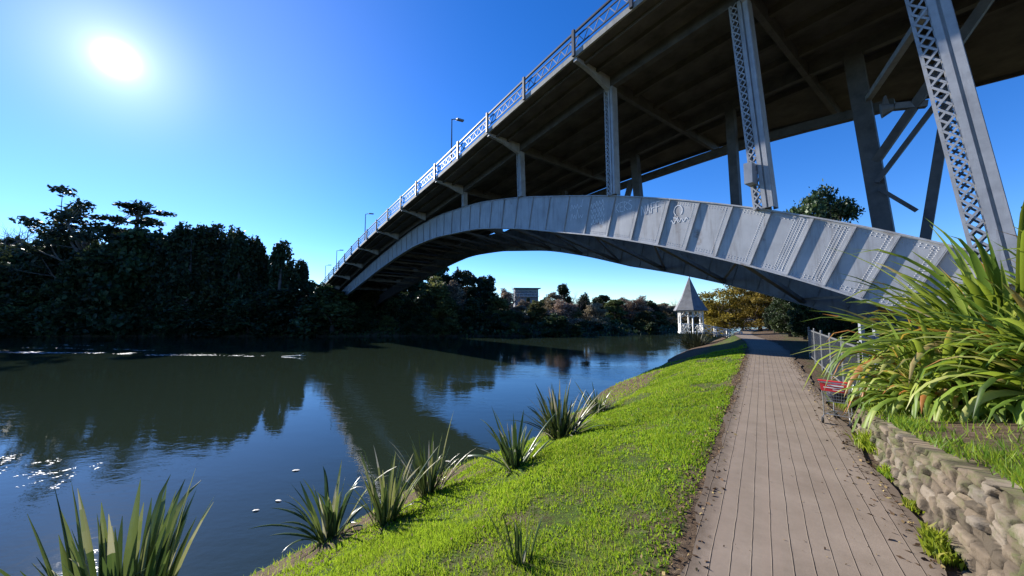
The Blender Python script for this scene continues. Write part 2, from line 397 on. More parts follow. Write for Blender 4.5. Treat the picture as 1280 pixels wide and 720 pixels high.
P2 = ([0, 1, 2.5, 5, 7, 9, 12, 20, 60, 200, 900], [-3.2, -2.5, -1.7, -1.0, -.42, -.2, -.1, .3, 5, 14, 30])
def height(x, y):
    x = np.asarray(x, float); y = np.asarray(y, float)
    v, t = vt(x, y)
    dn = -sdist(x, y, near_line); df = sdist(x, y, far_line)
    wt = np.clip((t-24)/22, 0, 1); wt = wt*wt*(3-2*wt)
    zn = np.interp(dn, *P1)*(1-wt) + np.interp(dn, *P2)*wt
    zn = zn + fbm(x*.9, y*.9, 3)*.07*np.clip(dn/1.5, 0, 1)
    pv = path_v(t); e = np.clip((np.abs(v-pv)-1.15)/.5, 0, 1)
    zn = np.where((dn > 0) & (t < 78) & (np.abs(v-pv) < 1.7), zn*e + path_z(t)*(1-e), zn)
    steep = np.interp(x, [-120, -60, -38, -12, 10, 40, 120], [.42, .45, .5, .30, .17, .12, .12])
    zf = -3.2 + np.minimum(df, 20)*steep + np.clip(df-20, 0, 130)*.06 + np.clip(df-150, 0, 900)*.03 + fbm(x*.08, y*.08, 9)*np.clip(df/12, 0, 1)*1.0
    bed = -3.2 - np.minimum(np.minimum(np.abs(dn), np.abs(df))*.35, 2.)
    return np.where(dn > 0, zn, np.where(df > 0, zf, bed))
def H(x, y): return float(height(np.array([x]), np.array([y]))[0])

def warp(n, c, near, far):
    u = np.linspace(-1, 1, n); return c + near*u + (far-near)*np.sign(u)*np.abs(u)**4.2
gx = warp(300, 2, 42, 900); gy = warp(300, 24, 42, 900)
X, Y = np.meshgrid(gx, gy); Z = height(X, Y)
ii = np.arange(300*300).reshape(300, 300)
F = np.stack([ii[:-1, :-1], ii[:-1, 1:], ii[1:, 1:], ii[1:, :-1]], -1).reshape(-1, 4)
v_, t_ = vt(X, Y); dn_ = -sdist(X, Y, near_line)
edge = 5.9 - .03*t_
turf = np.where((v_ > 1.0) & (v_ < edge) & (dn_ > 0), .62, .12)
turf = np.where((dn_ > 0) & (v_ < -1.6), .45, turf); turf = np.where(dn_ < 0, .3, turf)
wet = np.clip(1-np.abs(dn_-.2)/1.3, 0, 1)*(dn_ > -2)
g = mesh_np('ground', np.stack([X, Y, Z], -1), F, M['ground'], attr={'turf': turf.ravel(), 'wet': wet.ravel()}, smooth=True)
tag(g, kind='structure')

# water: one sheet
wb = MB(); wb.poly([(-900, -400, WATER), (900, -400, WATER), (900, 600, WATER), (-900, 600, WATER)])
tag(wb.build('river', M['water']), kind='structure')

# path
ts = np.concatenate([np.arange(-8, 30, .5), np.arange(30, 78, 1.)]); vs = np.linspace(-1.04, 1.04, 5)
pv = []; puv = []
for t in ts:
    for k, q in enumerate(vs):
        wob = .05*math.sin(t*1.7+k) + .04*math.sin(t*4.1) if k in (0, 4) else 0
        x, y = xy(path_v(t) + q + wob, t); pv.append((x, y, path_z(t) + .035)); puv.append((q + wob, t))
k = np.arange(len(ts)*5).reshape(-1, 5)
F = np.stack([k[:-1, :-1], k[1:, :-1], k[1:, 1:], k[:-1, 1:]], -1).reshape(-1, 4)[:, ::-1]
tag(mesh_np('path', pv, F, M['path'], uv=puv), kind='structure')

# ------------------------------------------------------------------ grass and litter
def blades(v0, v1, t0, t1, n, hmin, hmax, dens=None, zoff=0., wide=1., lo=0., hi=1., zf=None):
    v = rng.uniform(v0, v1, n); t = t0 + (t1-t0)*rng.uniform(0, 1, n)**1.7
    if dens is not None:
        kk = rng.uniform(0, 1, n) < dens(v, t); v, t = v[kk], t[kk]
    x, y = xy(v, t); z = (height(x, y) if zf is None else zf(v, t)) + zoff; n = len(x)
    dep = np.maximum(y, 2.)
    h = rng.uniform(hmin, hmax, n)*(.75+.5*rng.random(n)); wd = np.maximum(.0035, dep*.0011)*wide*rng.uniform(.7, 1.5, n)
    a = rng.uniform(0, 2*np.pi, n); lean = rng.normal(0, .45, (n, 2))*h[:, None]
    b0 = np.stack([x-np.cos(a)*wd, y-np.sin(a)*wd, z-.01], -1); b1 = np.stack([x+np.cos(a)*wd, y+np.sin(a)*wd, z-.01], -1)
    tip = np.stack([x+lean[:, 0], y+lean[:, 1], z+h], -1)
    V = np.stack([b0, b1, tip], 1).reshape(-1, 3); Fc = np.arange(3*n).reshape(-1, 3)
    clump = np.clip(.44 + .30*fbm(x*1.5, y*1.5, 21) + .26*fbm(x*.45, y*.45, 23) + rng.normal(0, .2, n), lo, hi)
    kd = rng.random(n) < .05 + .10*np.clip(fbm(x*.9, y*.9, 27), 0, 1); clump = np.where(kd & (hi > .9), rng.uniform(.9, 1, n), clump)
    return V, Fc, clump
def join(parts):
    V, Fs, A = [], [], []; o = 0
    for a, b, c in parts: V.append(a); Fs.append(b+o); A.append(c); o += len(a)
    return np.concatenate(V), np.concatenate(Fs), np.concatenate(A)
def lawn_d(v, t):
    x, y = xy(v, t); e = 5.55 - .02*t + .55*fbm(x*.7, y*.7, 5)
    d = np.clip((e-v)/.5, 0, 1)*np.clip((v-.86-.12*fbm(x*2, y*2, 8))/.18, 0, 1)
    bare = fbm(x*.95, y*.95, 31) + .5*fbm(x*3.1, y*3.1, 33) - .16*np.clip((v-2.5)/3, 0, 1) - .22*np.clip(1-(v-.9)/.5, 0, 1) - .02
    d = d*np.clip((bare+.30)*4, .04, 1)
    u = np.clip((t-24)/3, 0, 1); return d*(1-.75*u)
V, Fc, A = join([blades(.8, 6.5, -1, 34, 300000, .03, .085, lawn_d, 0, 1.),
                 blades(.8, 6.5, -1, 14, 90000, .015, .045, None, 0, 2.2, .1, .5), blades(.8, 6.5, -1, 16, 16000, .06, .13, lambda v, t: lawn_d(v, t)*np.clip(fbm(v*1.9, t*1.9, 44)*2.5-.2, 0, 1), 0, 1., .3),
                 blades(5.2, 8.2, 0, 34, 7000, .04, .12, None, 0, 1., .5)])
tag(mesh_np('lawn_grass', V, Fc, M['grass'], attr={'rnd': A}), kind='stuff')
# litter along the lawn edge of the path
n = 3600
t = rng.uniform(.5, 24, n); pick = rng.random(n)
v = np.where(pick < .45, .82 + rng.normal(0, .13, n), np.where(pick < .72, -1.33 + np.abs(rng.normal(0, .16, n)), np.where(pick < .84, rng.uniform(-1.3, .8, n), rng.uniform(.9, 6., n))))
x, y = xy(v, t); z = height(x, y) + np.where(np.abs(v+.32) < 1.05, .042, np.where(v > .9, .045, .02))
a = rng.uniform(0, 6.28, n); s = np.where((pick > .72) & (pick < .84), rng.uniform(.004, .016, n), rng.uniform(.012, .04, n))
dx = np.stack([np.cos(a)*s, np.sin(a)*s, rng.normal(0, .3, n)*s], -1); dy = np.stack([-np.sin(a)*s*.4, np.cos(a)*s*.4, rng.normal(0, .3, n)*s], -1)
c = np.stack([x, y, z], -1)
V = np.stack([c-dx, c+dy, c+dx, c-dy], 1).reshape(-1, 3)
tag(mesh_np('leaf_litter', V, np.arange(4*n).reshape(-1, 4), leaf_mat('leaf_litter', [(0, (.06, .035, .02)), (.6, (.17, .10, .05)), (1, (.38, .30, .12))], .15, .8, .2, 0, 0), attr={'rnd': rng.random(n)}), kind='stuff')

# ------------------------------------------------------------------ flax plants
def flax_mesh(n, Lm, Ls, wd, spread, seed, droop=1., bias=None, basr=.25, stand=.0, segs=9, hue=(0, 1)):
    r = np.random.default_rng(seed); V = []; Fa = []; A = []; o = 0
    for i in range(n):
        az = r.uniform(0, 2*math.pi)
        if bias is not None and r.random() < bias[1]: az = bias[0] + r.normal(0, .75)
        L = max(.3, r.normal(Lm, Ls)); tilt = abs(r.normal(spread*.55, spread*.5)) + .03
        base = np.array([math.cos(az)*r.uniform(0, basr), math.sin(az)*r.uniform(0, basr), 0])
        bend = r.uniform(.2, 1.25)*droop*(.4 + tilt); kink = r.uniform(.55, .9) if r.random() < .22*droop else 2
        p = base.copy(); th = tilt; w0 = wd*r.uniform(.7, 1.25); tw = r.normal(0, .35)
        hd = np.array([math.cos(az), math.sin(az), 0]); side = np.array([-math.sin(az), math.cos(az), 0])
        for k in range(segs+1):
            u = k/segs
            ww = w0*(.55 + .45*min(1, u*4))*(1 - max(0, (u-.45)/.55)**2.2)*.5 + .002
            dr = hd*math.sin(th) + np.array([0, 0, math.cos(th)])
            nn = np.cross(side, dr); sdv = side*math.cos(tw*u) + nn*math.sin(tw*u)
            fold = np.cross(sdv, dr)
            V += [p - sdv*ww, p + fold*ww*-.45, p + sdv*ww]
            if u > kink: th += 1.1/segs*3; 
            th = min(th + bend*(.25+1.6*u)/segs*1.25, 2.75)
            p = p + dr*L/segs
        col = np.clip(r.beta(2, 2.2)*.92, 0, 1)
        if r.random() < .06: col = r.uniform(.92, 1)
        dead = r.uniform(.25, .6) if r.random() < .3 else 0; dl = int(r.integers(1, 4))
        for k in range(segs):
            b = o + k*3
            Fa += [(b, b+1, b+4, b+3), (b+1, b+2, b+5, b+4)]; A += [float(np.clip(col + r.normal(0, .035) + (dead if k > segs-1-dl else 0), 0, 1)) for _ in (0, 1)]
        o += (segs+1)*3
    return np.array(V), np.array(Fa), np.array(A)
def flax(name, loc, mat, label, cat='flax plant', group=None, extra=None, rz=0, **kw):
    V, Fa, A = flax_mesh(**kw)
    o = mesh_np(name, V, Fa, M[mat], attr={'rnd': A}, smooth=True)
    o.location = loc; o.rotation_euler = (0, 0, rz); return tag(o, label, cat, group)

# ------------------------------------------------------------------ stone wall, raised bed, weeds
def wall_top(t): return float(np.interp(t, [0, 4, 9.6, 11], [1.3, 1.12, .55, .45]))
n_t, n_z = 900, 72
tt = np.linspace(.6, 10.4, n_t); zz = np.linspace(0, 1, n_z)
T, K = np.meshgrid(tt, zz, indexing='ij')
top = np.interp(T, [0, 4, 9.6, 11], [1.3, 1.12, .55, .45]) + .05*fbm(T*2.3, T*0, 40)
ZZ = K*top - .08
# rough courses of split stones
sr = np.random.default_rng(5)
Tw = T + .05*fbm(T*3, ZZ*3, 61) + .02*fbm(T*11, ZZ*11, 62); Zw = ZZ + .05*fbm(T*1.6, ZZ*2, 63) + .016*fbm(T*10, ZZ*10, 64)
ed = np.full(T.shape, 9.); rn = np.zeros(T.shape); offs = np.zeros(T.shape); z0 = -.3
while z0 < 1.7:
    hh = sr.uniform(.07, .2); rows = (Zw >= z0) & (Zw < z0+hh); x0 = sr.uniform(0, .2)
    while x0 < 10.9:
        ww = sr.uniform(.09, .38)*(.7+hh*2); sl_ = sr.normal(0, .25)
        lx = Tw - x0 - sl_*(Zw-z0-hh/2)
        cell = rows & (lx >= -.0) & (lx < ww)
        if cell.any():
            d_ = np.minimum(np.minimum(lx, ww-lx), np.minimum(Zw-z0, z0+hh-Zw))[cell]
            ed[cell] = np.maximum(d_, 0); rn[cell] = sr.random(); t1, t2 = sr.normal(0, .2, 2)
            offs[cell] = sr.normal(0, .022) + t1*(lx[cell]-ww/2) + t2*(Zw[cell]-z0-hh/2)
        x0 += ww
    z0 += hh
ed = np.where(ed > 8, 0, ed)
jt = np.clip(1-ed/.017, 0, 1); bul = np.clip(ed/.024, 0, 1)
outw = .03 + .055*np.sqrt(bul) + offs*bul + .012*fbm(T*14, ZZ*16, 50) + .008*fbm(T*40, ZZ*40, 52)
rgt = -1.54 - .09*K + outw            # v of the face (leans back)
xw, yw = xy(rgt, T)
Vw = np.stack([xw, yw, ZZ], -1)
# cap going back under the soil
xb, yb = xy(-2.15 + 0*tt, tt); cap = np.stack([xb, yb, top[:, -1] - .06], -1)[:, None]
Vw = np.concatenate([Vw, cap], 1); nz = n_z+1
k = np.arange(n_t*nz).reshape(n_t, nz)
F = np.stack([k[:-1, :-1], k[1:, :-1], k[1:, 1:], k[:-1, 1:]], -1).reshape(-1, 4)
pad = lambda a: np.concatenate([a, a[:, -1:]], 1).ravel()
tag(mesh_np('stone_wall', Vw.reshape(-1, 3), F, M['stone'], attr={'rnd': pad(rn), 'joint': pad(jt)}, smooth=True),
    'low rubble stone retaining wall of tan stones beside the paved path', 'wall')

def bed_z(v, t):
    q = np.clip((-1.75-v), 0, 30)
    return np.interp(t, [-3, 4, 9.6, 12, 16], [1.35, 1.10, .55, .30, -.1]) - .03 + q*np.interp(t, [-3, 9, 14, 18], [.20, .17, .10, .02]) + .05*fbm(v*1.3, t*1.3, 60)
tv = np.linspace(-3, 17, 70); vv = -np.concatenate([np.linspace(1.72, 5, 40), np.linspace(5.3, 24, 30)])
T2, V2 = np.meshgrid(tv, vv, indexing='ij'); x2, y2 = xy(V2, T2); z2 = bed_z(V2, T2)
k = np.arange(T2.size).reshape(T2.shape); F = np.stack([k[:-1, :-1], k[1:, :-1], k[1:, 1:], k[:-1, 1:]], -1).reshape(-1, 4)[:, ::-1]
tag(mesh_np('raised_ground', np.stack([x2, y2, z2], -1), F, M['ground'], attr={'turf': np.full(T2.size, .35), 'wet': np.zeros(T2.size)}, smooth=True), kind='structure')
V, Fc, A = join([blades(-4.6, -1.7, 1.5, 9, 26000, .05, .17, lambda v, t: np.clip(fbm(v*1.6, t*1.6, 70)*2.2+.45, .04, 1), 0, 1.6, .2, 1, bed_z),
                 blades(-1.95, -1.6, 1.2, 10.4, 5200, .04, .15, lambda v, t: np.clip(fbm(v*2.2, t*1.4, 74)*2+.5, .05, 1), 0, 1.5, .25, 1, bed_z),
                 blades(-9, -2.0, 2, 15, 6000, .06, .2, None, 0, 1.4, .1, 1, bed_z)])
tag(mesh_np('bed_grass', V, Fc, M['weed'], attr={'rnd': A}), kind='stuff')

def weed(loc, rad, h, n, seed, label, mat='weed'):
    r = np.random.default_rng(seed); V = []; Fa = []; A = []
    for i in range(n):
        a = r.uniform(0, 6.28); d = rad*r.random()**.8*(.78+.22*math.sin(a*3+seed)); b = np.array([math.cos(a)*d*.6, math.sin(a)*d*1.7, -.02])
        hh = h*r.uniform(.3, 1)*(1-.4*d/rad); le = r.normal(0, .3, 2)*hh; s = r.uniform(.012, .03)
        tip = b + [le[0], le[1], hh]; mid = (b+tip)/2 + [le[0]*-.2, le[1]*-.2, hh*.1]
        s *= .6; az = r.uniform(0, 6.28); sv = np.array([math.cos(az)*s, math.sin(az)*s, 0]); o = len(V)
        V += [b, mid-sv, tip, mid+sv]; Fa.append((o, o+1, o+2, o+3)); A.append(np.clip(r.normal(.5, .25), 0, 1))
    o = mesh_np('weed_clump', np.array(V), np.array(Fa), M[mat], attr={'rnd': A})
    o.location = loc; o.rotation_euler = (0, 0, math.atan2(TD[1], TD[0])-math.pi/2)
    return tag(o, label, 'weed', 'weeds along the foot of the stone wall')
def on(v, t, dz=.03): x, y = xy(v, t); return (x, y, H(x, y)+dz)
weed(on(-1.40, 3.9), .15, .12, 150, 1, 'weed tuft at the wall foot closest to the camera')
weed(on(-1.38, 4.75), .12, .12, 60, 2, 'tiny weed sprout between the two leafy tufts at the wall foot')
weed(on(-1.36, 5.5), .24, .26, 420, 3, 'tall bright green weed tuft growing out of the wall foot')
weed(on(-1.42, 6.55), .14, .13, 120, 4, 'low leafy weed patch at the wall foot just past the tallest tuft')
weed(on(-1.42, 7.6), .15, .2, 130, 6, 'mixed weed patch at the wall foot below the flax leaf tips')
weed(on(-1.45, 8.9), .30, .42, 260, 5, 'yellowish weed bunch by the shopping cart wheels at the wall end')
weed(on(-1.62, 12.6), .5, .62, 420, 7, 'round yellow green weed bush at the fence foot behind the shopping cart')
weed(on(-2.6, 21.0), .9, .5, 300, 9, 'sunlit patch of weeds beside the path under the bridge')

# flax on the raised bed
LW = math.pi - .25
flax('flax_bush', (8.75, 7.1, float(bed_z(*vt(8.75, 7.1)))-.02), 'flax', 'big green flax bush at the fence end of the stone wall beside the shopping cart', group='flax bushes on the raised bed',
     n=330, Lm=1.5, Ls=.4, wd=.14, spread=1.0, seed=101, droop=2.0, bias=(LW+1.0, .4), basr=.6)
x_, y_ = 9.75, 6.85
flax('flax_bush', (x_, y_, float(bed_z(*vt(x_, y_)))-.02), 'flax', 'tallest green flax bush on the raised bed, in front of the laced bridge column', group='flax bushes on the raised bed',
     n=480, Lm=2.7, Ls=.65, wd=.145, spread=.85, seed=102, droop=2.0, bias=(LW+.2, .4), basr=.75)
x_, y_ = 8.5, 5.2
flax('flax_bush', (x_, y_, float(bed_z(*vt(x_, y_)))-.02), 'flax', 'wide flax bush drooping above the middle of the stone wall top', group='flax bushes on the raised bed',
     n=340, Lm=1.75, Ls=.45, wd=.13, spread=1.0, seed=103, droop=2.2, bias=(LW, .35), basr=.6)
x_, y_ = 10.8, 6.2
flax('flax_bush', (x_, y_, float(bed_z(*vt(x_, y_)))-.02), 'flax', 'flax bush at the edge of view farthest from the path, behind the wide drooping one', group='flax bushes on the raised bed',
     n=380, Lm=2.65, Ls=.6, wd=.145, spread=.85, seed=104, droop=1.9, bias=(LW, .3), basr=.6)

for x_, y_, sd_, l_ in ((7.75, 6.55, 105, 'short flax bush hanging over the far half of the stone wall top, nearest the cart'), (8.35, 5.95, 106, 'short flax bush between the tallest bush and the stone wall'), (9.2, 5.75, 107, 'short flax bush at the edge of view, in front of the farthest bush')):
    flax('flax_bush', (x_, y_, float(bed_z(*vt(x_, y_)))-.02), 'flax', l_, group='flax bushes on the raised bed', n=260, Lm=1.3, Ls=.3, wd=.10, spread=.95, seed=sd_, droop=2.2, bias=(LW+.5, .3), basr=.5)
# flax along the river bank
def bank(px, py, z0):
    r = ray(px, py); t = (z0-CZ)/r[2]; x, y = r[0]*t, r[1]*t
    for _ in range(12):
        z0 = max(H(x, y), WATER-.15); t = (z0-CZ)/r[2]; x, y = r[0]*t, r[1]*t
    return (x, y, z0-.05)
BG = 'flax plants along the river bank'
def bflax(px, py, label, **kw): return flax('flax_plant', bank(px, py, -2.4), 'flax_bank', label, group=BG, **kw)
flax('flax_plant', (-3.85, 3.75, H(-3.85, 3.75)-.05), 'flax_bank', 'big upright flax at the water edge nearest the camera, cut by the picture bottom', group=BG,
     n=80, Lm=1.6, Ls=.24, wd=.08, spread=.24, seed=211, droop=.5, basr=.3)
bflax(412, 672, 'yellow flax plant with broken pale leaves at the lawn corner by the water', n=46, Lm=1.15, Ls=.3, wd=.07, spread=.6, seed=202, droop=.9, basr=.25)
bflax(482, 652, 'upright flax plant, second along the bank after the yellow one', n=48, Lm=1.1, Ls=.28, wd=.055, spread=.45, seed=203, droop=.6, basr=.25)
bflax(535, 618, 'dark leafy flax plant against the water, third along the bank', n=60, Lm=1.1, Ls=.28, wd=.055, spread=.5, seed=204, droop=.6, basr=.25)
bflax(645, 582, 'flax plant with pale bent leaves pointing over the water, fourth along the bank', n=48, Lm=1.0, Ls=.25, wd=.06, spread=.85, seed=205, droop=.5, basr=.25, bias=(LW, .3))
bflax(700, 548, 'biggest rounded flax clump on the bank, fifth along, with dead leaves at its foot', n=120, Lm=1.2, Ls=.28, wd=.06, spread=.7, seed=206, droop=.55, basr=.35)
bflax(746, 516, 'small spiky flax, last of the plants along the sunlit bank', n=80, Lm=.85, Ls=.22, wd=.05, spread=.8, seed=207, droop=.5, basr=.3)
bflax(652, 700, 'thin grassy flax shoot growing alone in the lawn', n=14, Lm=.55, Ls=.15, wd=.03, spread=.3, seed=208, droop=.4, basr=.12)
gb = xy(7.6, 53.2)
flax('flax_plant', (gb[0], gb[1], H(*gb)-.05), 'gum', 'dark flax clump at the foot of the gazebo ramp', group=BG, n=190, Lm=2.7, Ls=.5, wd=.12, spread=.8, seed=209, droop=.6, basr=.8)
gb = xy(6.6, 50.6)
flax('flax_plant', (gb[0], gb[1], H(*gb)-.05), 'gum', 'low flax clump on the bank between the gazebo ramp and the lawn', group=BG, n=120, Lm=1.6, Ls=.4, wd=.1, spread=.8, seed=210, droop=.6, basr=.7)

# floating leaves
for (px, py), ln, rz, lab in (((370, 588), .26, .2, 'pale leaf floating farthest out of the four on the water'), ((348, 626), .2, -.1, 'pale leaf floating on the water just behind the nearest one'),
                              ((320, 638), .18, .3, 'pale floating leaf nearest the open water by the upright flax'), ((560, 577), .26, -.4, 'pale floating leaf at the bank beside the dark flax')):
    r = ray(px, py); t = (WATER+.012-CZ)/r[2]; b = MB(); q = 9
    pts = [(ln*(i/q-.5), ln*.2*math.sin(math.pi*i/q)**.7 if 0 < i < q else 0) for i in range(q+1)]
    ring = pts + [(x, -y) for x, y in pts[-2:0:-1]]
    b.poly([(x, y, .02*math.cos(x/ln*3)) for x, y in ring]); b.poly([(x, y, .02*math.cos(x/ln*3)-.004) for x, y in ring[::-1]])
    o = b.build('floating_leaf', M['leaf_pale']); o.location = (r[0]*t, r[1]*t, WATER+.012); o.rotation_euler = (0, 0, rz)
    tag(o, lab, 'leaf', 'leaves floating on the river')

# white flecks painted in for the sun's glitter on the river
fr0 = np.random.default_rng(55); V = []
def glint(px0, px1, py0, py1, n, thick, smin, smax, seed, taper=0.):
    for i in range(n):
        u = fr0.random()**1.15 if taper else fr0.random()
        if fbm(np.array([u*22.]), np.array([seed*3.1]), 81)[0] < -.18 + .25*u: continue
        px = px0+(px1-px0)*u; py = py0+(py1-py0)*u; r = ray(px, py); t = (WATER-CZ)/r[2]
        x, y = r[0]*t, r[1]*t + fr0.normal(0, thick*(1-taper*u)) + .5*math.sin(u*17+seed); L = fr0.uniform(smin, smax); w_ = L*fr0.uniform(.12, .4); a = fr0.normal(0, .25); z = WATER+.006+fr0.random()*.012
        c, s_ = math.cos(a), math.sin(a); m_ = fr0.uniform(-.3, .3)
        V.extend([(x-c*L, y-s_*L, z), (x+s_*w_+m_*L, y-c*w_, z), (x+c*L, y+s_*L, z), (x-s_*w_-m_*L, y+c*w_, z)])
glint(-60, 372, 438.5, 446.5, 1300, .55, .04, .24, 1, .85)
glint(-60, 165, 440, 441.5, 1100, .6, .05, .28, 2, .5)
glint(30, 205, 434.5, 438, 330, .3, .06, .25, 3)
glint(60, 130, 431, 432, 120, .2, .06, .2, 4)
glint(150, 330, 441, 445, 160, .35, .05, .16, 5)
glint(-30, 125, 577, 590, 260, .14, .015, .07, 6, .5)
glint(-30, 95, 596, 602, 130, .1, .015, .06, 7, .5)
tag(mesh_np('painted_glint', V, np.arange(len(V)).reshape(-1, 4), surf('glint', ((.55, .57, .58), (.8, .8, .8)), 5, .6)), kind='stuff')
r = ray(368, 446); t = (WATER-CZ)/r[2]; e = Vector((r[0]*t, r[1]*t, WATER)); b = MB()
b.tube([(-1.6, 0, .03), (-.3, .05, .08), (.5, 0, .16), (1.1, .1, .42)], [.05, .07, .06, .02], 7); b.tube([(.5, 0, .16), (1.1, -.1, .12), (1.5, -.1, .2)], [.05, .04, .015], 6)
o = b.build('floating_branch', M['leaf_pale'], None, True); o.location = e
tag(o, 'small pale forked branch drifting at the end of the white glint streak', 'branch')

# ------------------------------------------------------------------ bridge
bA = R(-37); BD = np.array([math.sin(bA), math.cos(bA)]); BP = np.array([math.cos(bA), -math.sin(bA)])
def B(s, q, z): return (BP[0]*q + BD[0]*s, BP[1]*q + BD[1]*s, z + CZ)
deckz = Curve([(-80, 16.9), (-5, 16.85), (10, 16.6), (14, 16.45), (26, 15.4), (33, 14.65), (45, 13.75), (57, 12.65), (72, 11.0), (100, 6.6), (135, 1.4)], 8)
qR = Curve([(-80, 47), (-20, 45), (-2.3, 43), (3.3, 41.3), (6.5, 39.4), (13, 36.8), (27.6, 34.2), (45, 32.8), (135, 31)], 5)
ribz = Curve([(-12, -5.6), (-5, -1.1), (-2, .8), (1.43, 2.75), (3.74, 3.85), (6.32, 4.97), (10.44, 6.49), (15.2, 7.98), (20.2, 9.25), (25.3, 10.5), (32.2, 11.75), (41.9, 12.5), (50, 12.3), (56.4, 11.6), (69, 9.85), (86.9, 7.05), (108, 3.4), (125, -.5)], 3)
bridge = empty('bridge', B(40, 22, -CZ+WATER))
def bpart(mb, name, mat, parent=None, smooth=False):
    o = mb.build(name, mat, None, smooth); p = parent or bridge; o.parent = p
    o.matrix_parent_inverse = Matrix_inv(p); return o
def Matrix_inv(p):
    from mathutils import Matrix
    return Matrix.Translation(bridge.location).inverted() if p == bridge else Matrix()
def sweep(ss, q0, q1, z0, z1):
    """box section swept along the bridge; q and z are functions of s"""
    b = MB(); f = lambda a, s: float(a(s)) if callable(a) else a
    for i, s in enumerate(ss):
        b.v += [B(s, f(q0, s), f(z0, s)), B(s, f(q1, s), f(z0, s)), B(s, f(q1, s), f(z1, s)), B(s, f(q0, s), f(z1, s))]
    for i in range(len(ss)-1):
        o = i*4
        for k in range(4): k2 = (k+1) % 4; b.f.append((o+k, o+k2, o+4+k2, o+4+k))
    b.f.append((3, 2, 1, 0)); o = (len(ss)-1)*4; b.f.append((o, o+1, o+2, o+3)); return b
SS = np.concatenate([np.arange(-70, 0, 4.), np.arange(0, 130, 1.5)])
dz = lambda k: (lambda s: deckz(s)+k)
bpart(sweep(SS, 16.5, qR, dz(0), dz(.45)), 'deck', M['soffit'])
bpart(sweep(SS, 16.56, lambda s: qR(s)-.06, dz(.454), dz(.5)), 'roadway', M['asphalt'])
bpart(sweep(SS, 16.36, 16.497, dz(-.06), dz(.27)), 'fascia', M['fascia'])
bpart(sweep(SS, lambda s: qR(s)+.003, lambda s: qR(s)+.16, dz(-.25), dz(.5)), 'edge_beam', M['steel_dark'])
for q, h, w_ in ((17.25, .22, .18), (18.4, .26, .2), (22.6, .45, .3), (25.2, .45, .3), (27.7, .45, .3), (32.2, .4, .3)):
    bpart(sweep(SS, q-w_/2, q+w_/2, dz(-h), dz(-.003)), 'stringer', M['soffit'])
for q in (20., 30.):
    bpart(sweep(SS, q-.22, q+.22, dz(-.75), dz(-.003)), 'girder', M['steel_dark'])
low = Curve([(-60, 12.4), (3, 13.4), (5.5, 13.75), (12, 14.2), (28, 14.0), (45, 12.7), (60, 10.9)], 5)
bpart(sweep(np.arange(3., 60, 1.5), 33., 33.5, lambda s: low(s)-.35, lambda s: low(s)+.3), 'side_girder', M['steel_dark'])
# brackets, cross beams
bays = [-20, -9.5, .6, 6.6, 15.1, 25.2, 35.6, 46, 56.5, 67, 77.5, 88, 98.5]
for s in bays:
    z = float(deckz(s)); b = MB(); prof = [(16.42, -.02), (19.76, -.02), (19.76, -1.0), (19.0, -.78), (18.1, -.5), (17.2, -.34), (16.42, -.28)]
    f0 = [B(s-.13, q, z+h) for q, h in prof]; f1 = [B(s+.13, q, z+h) for q, h in prof]; n = len(prof)
    b.poly(f0); b.poly(f1[::-1])
    for i in range(n): j = (i+1) % n; b.poly([f0[j], f0[i], f1[i], f1[j]])
    bpart(b, 'bracket', M['steel'])
    b = MB(); b.beam(B(s, 20.24, z-.42), B(s, float(qR(s))-.05, z-.42), .3, .82); bpart(b, 'cross_beam', M['steel_dark'])
# railing
rail = bpart(sweep(SS, 16.42, 16.54, dz(1.66), dz(1.78)), 'railing', M['rail'])
bpart(sweep(SS, 16.45, 16.51, dz(1.28), dz(1.35)), 'rail_bar', M['rail'], rail)
bpart(sweep(SS, 16.45, 16.51, dz(.62), dz(.69)), 'rail_bar', M['rail'], rail)
zz_ = MB()
for s in np.arange(-12, 118, .8):
    for a, b_ in ((0, .4), (.4, .8)):
        up = a == 0
        zz_.beam(B(s+a, 16.48, deckz(s+a) + (.69 if up else 1.28)), B(s+b_, 16.48, deckz(s+b_) + (1.28 if up else .69)), .04, .05)
bpart(zz_, 'lattice_panel', M['rail_lattice'], rail)
ps = []
for a, b_ in zip(bays[1:-1], bays[2:]): ps += [a, (a+b_)/2]
for s in ps + [104, 110, 116]:
    b = MB(); b.beam(B(s, 16.3, deckz(s)+.0), B(s, 16.3, deckz(s)+1.74), .16, .2, tuple(np.append(BD, 0))); bpart(b, 'post', M['rail'], rail)
fr_ = sweep(SS, lambda s: qR(s)-.12, lambda s: qR(s)-.02, dz(1.6), dz(1.7)); r2 = bpart(fr_, 'railing', M['rail'])
for s in np.arange(-8, 110, 8.):
    b = MB(); b.beam(B(s, qR(s)-.07, deckz(s)+.5), B(s, qR(s)-.07, deckz(s)+1.6), .1, .1); bpart(b, 'post', M['rail'], r2)

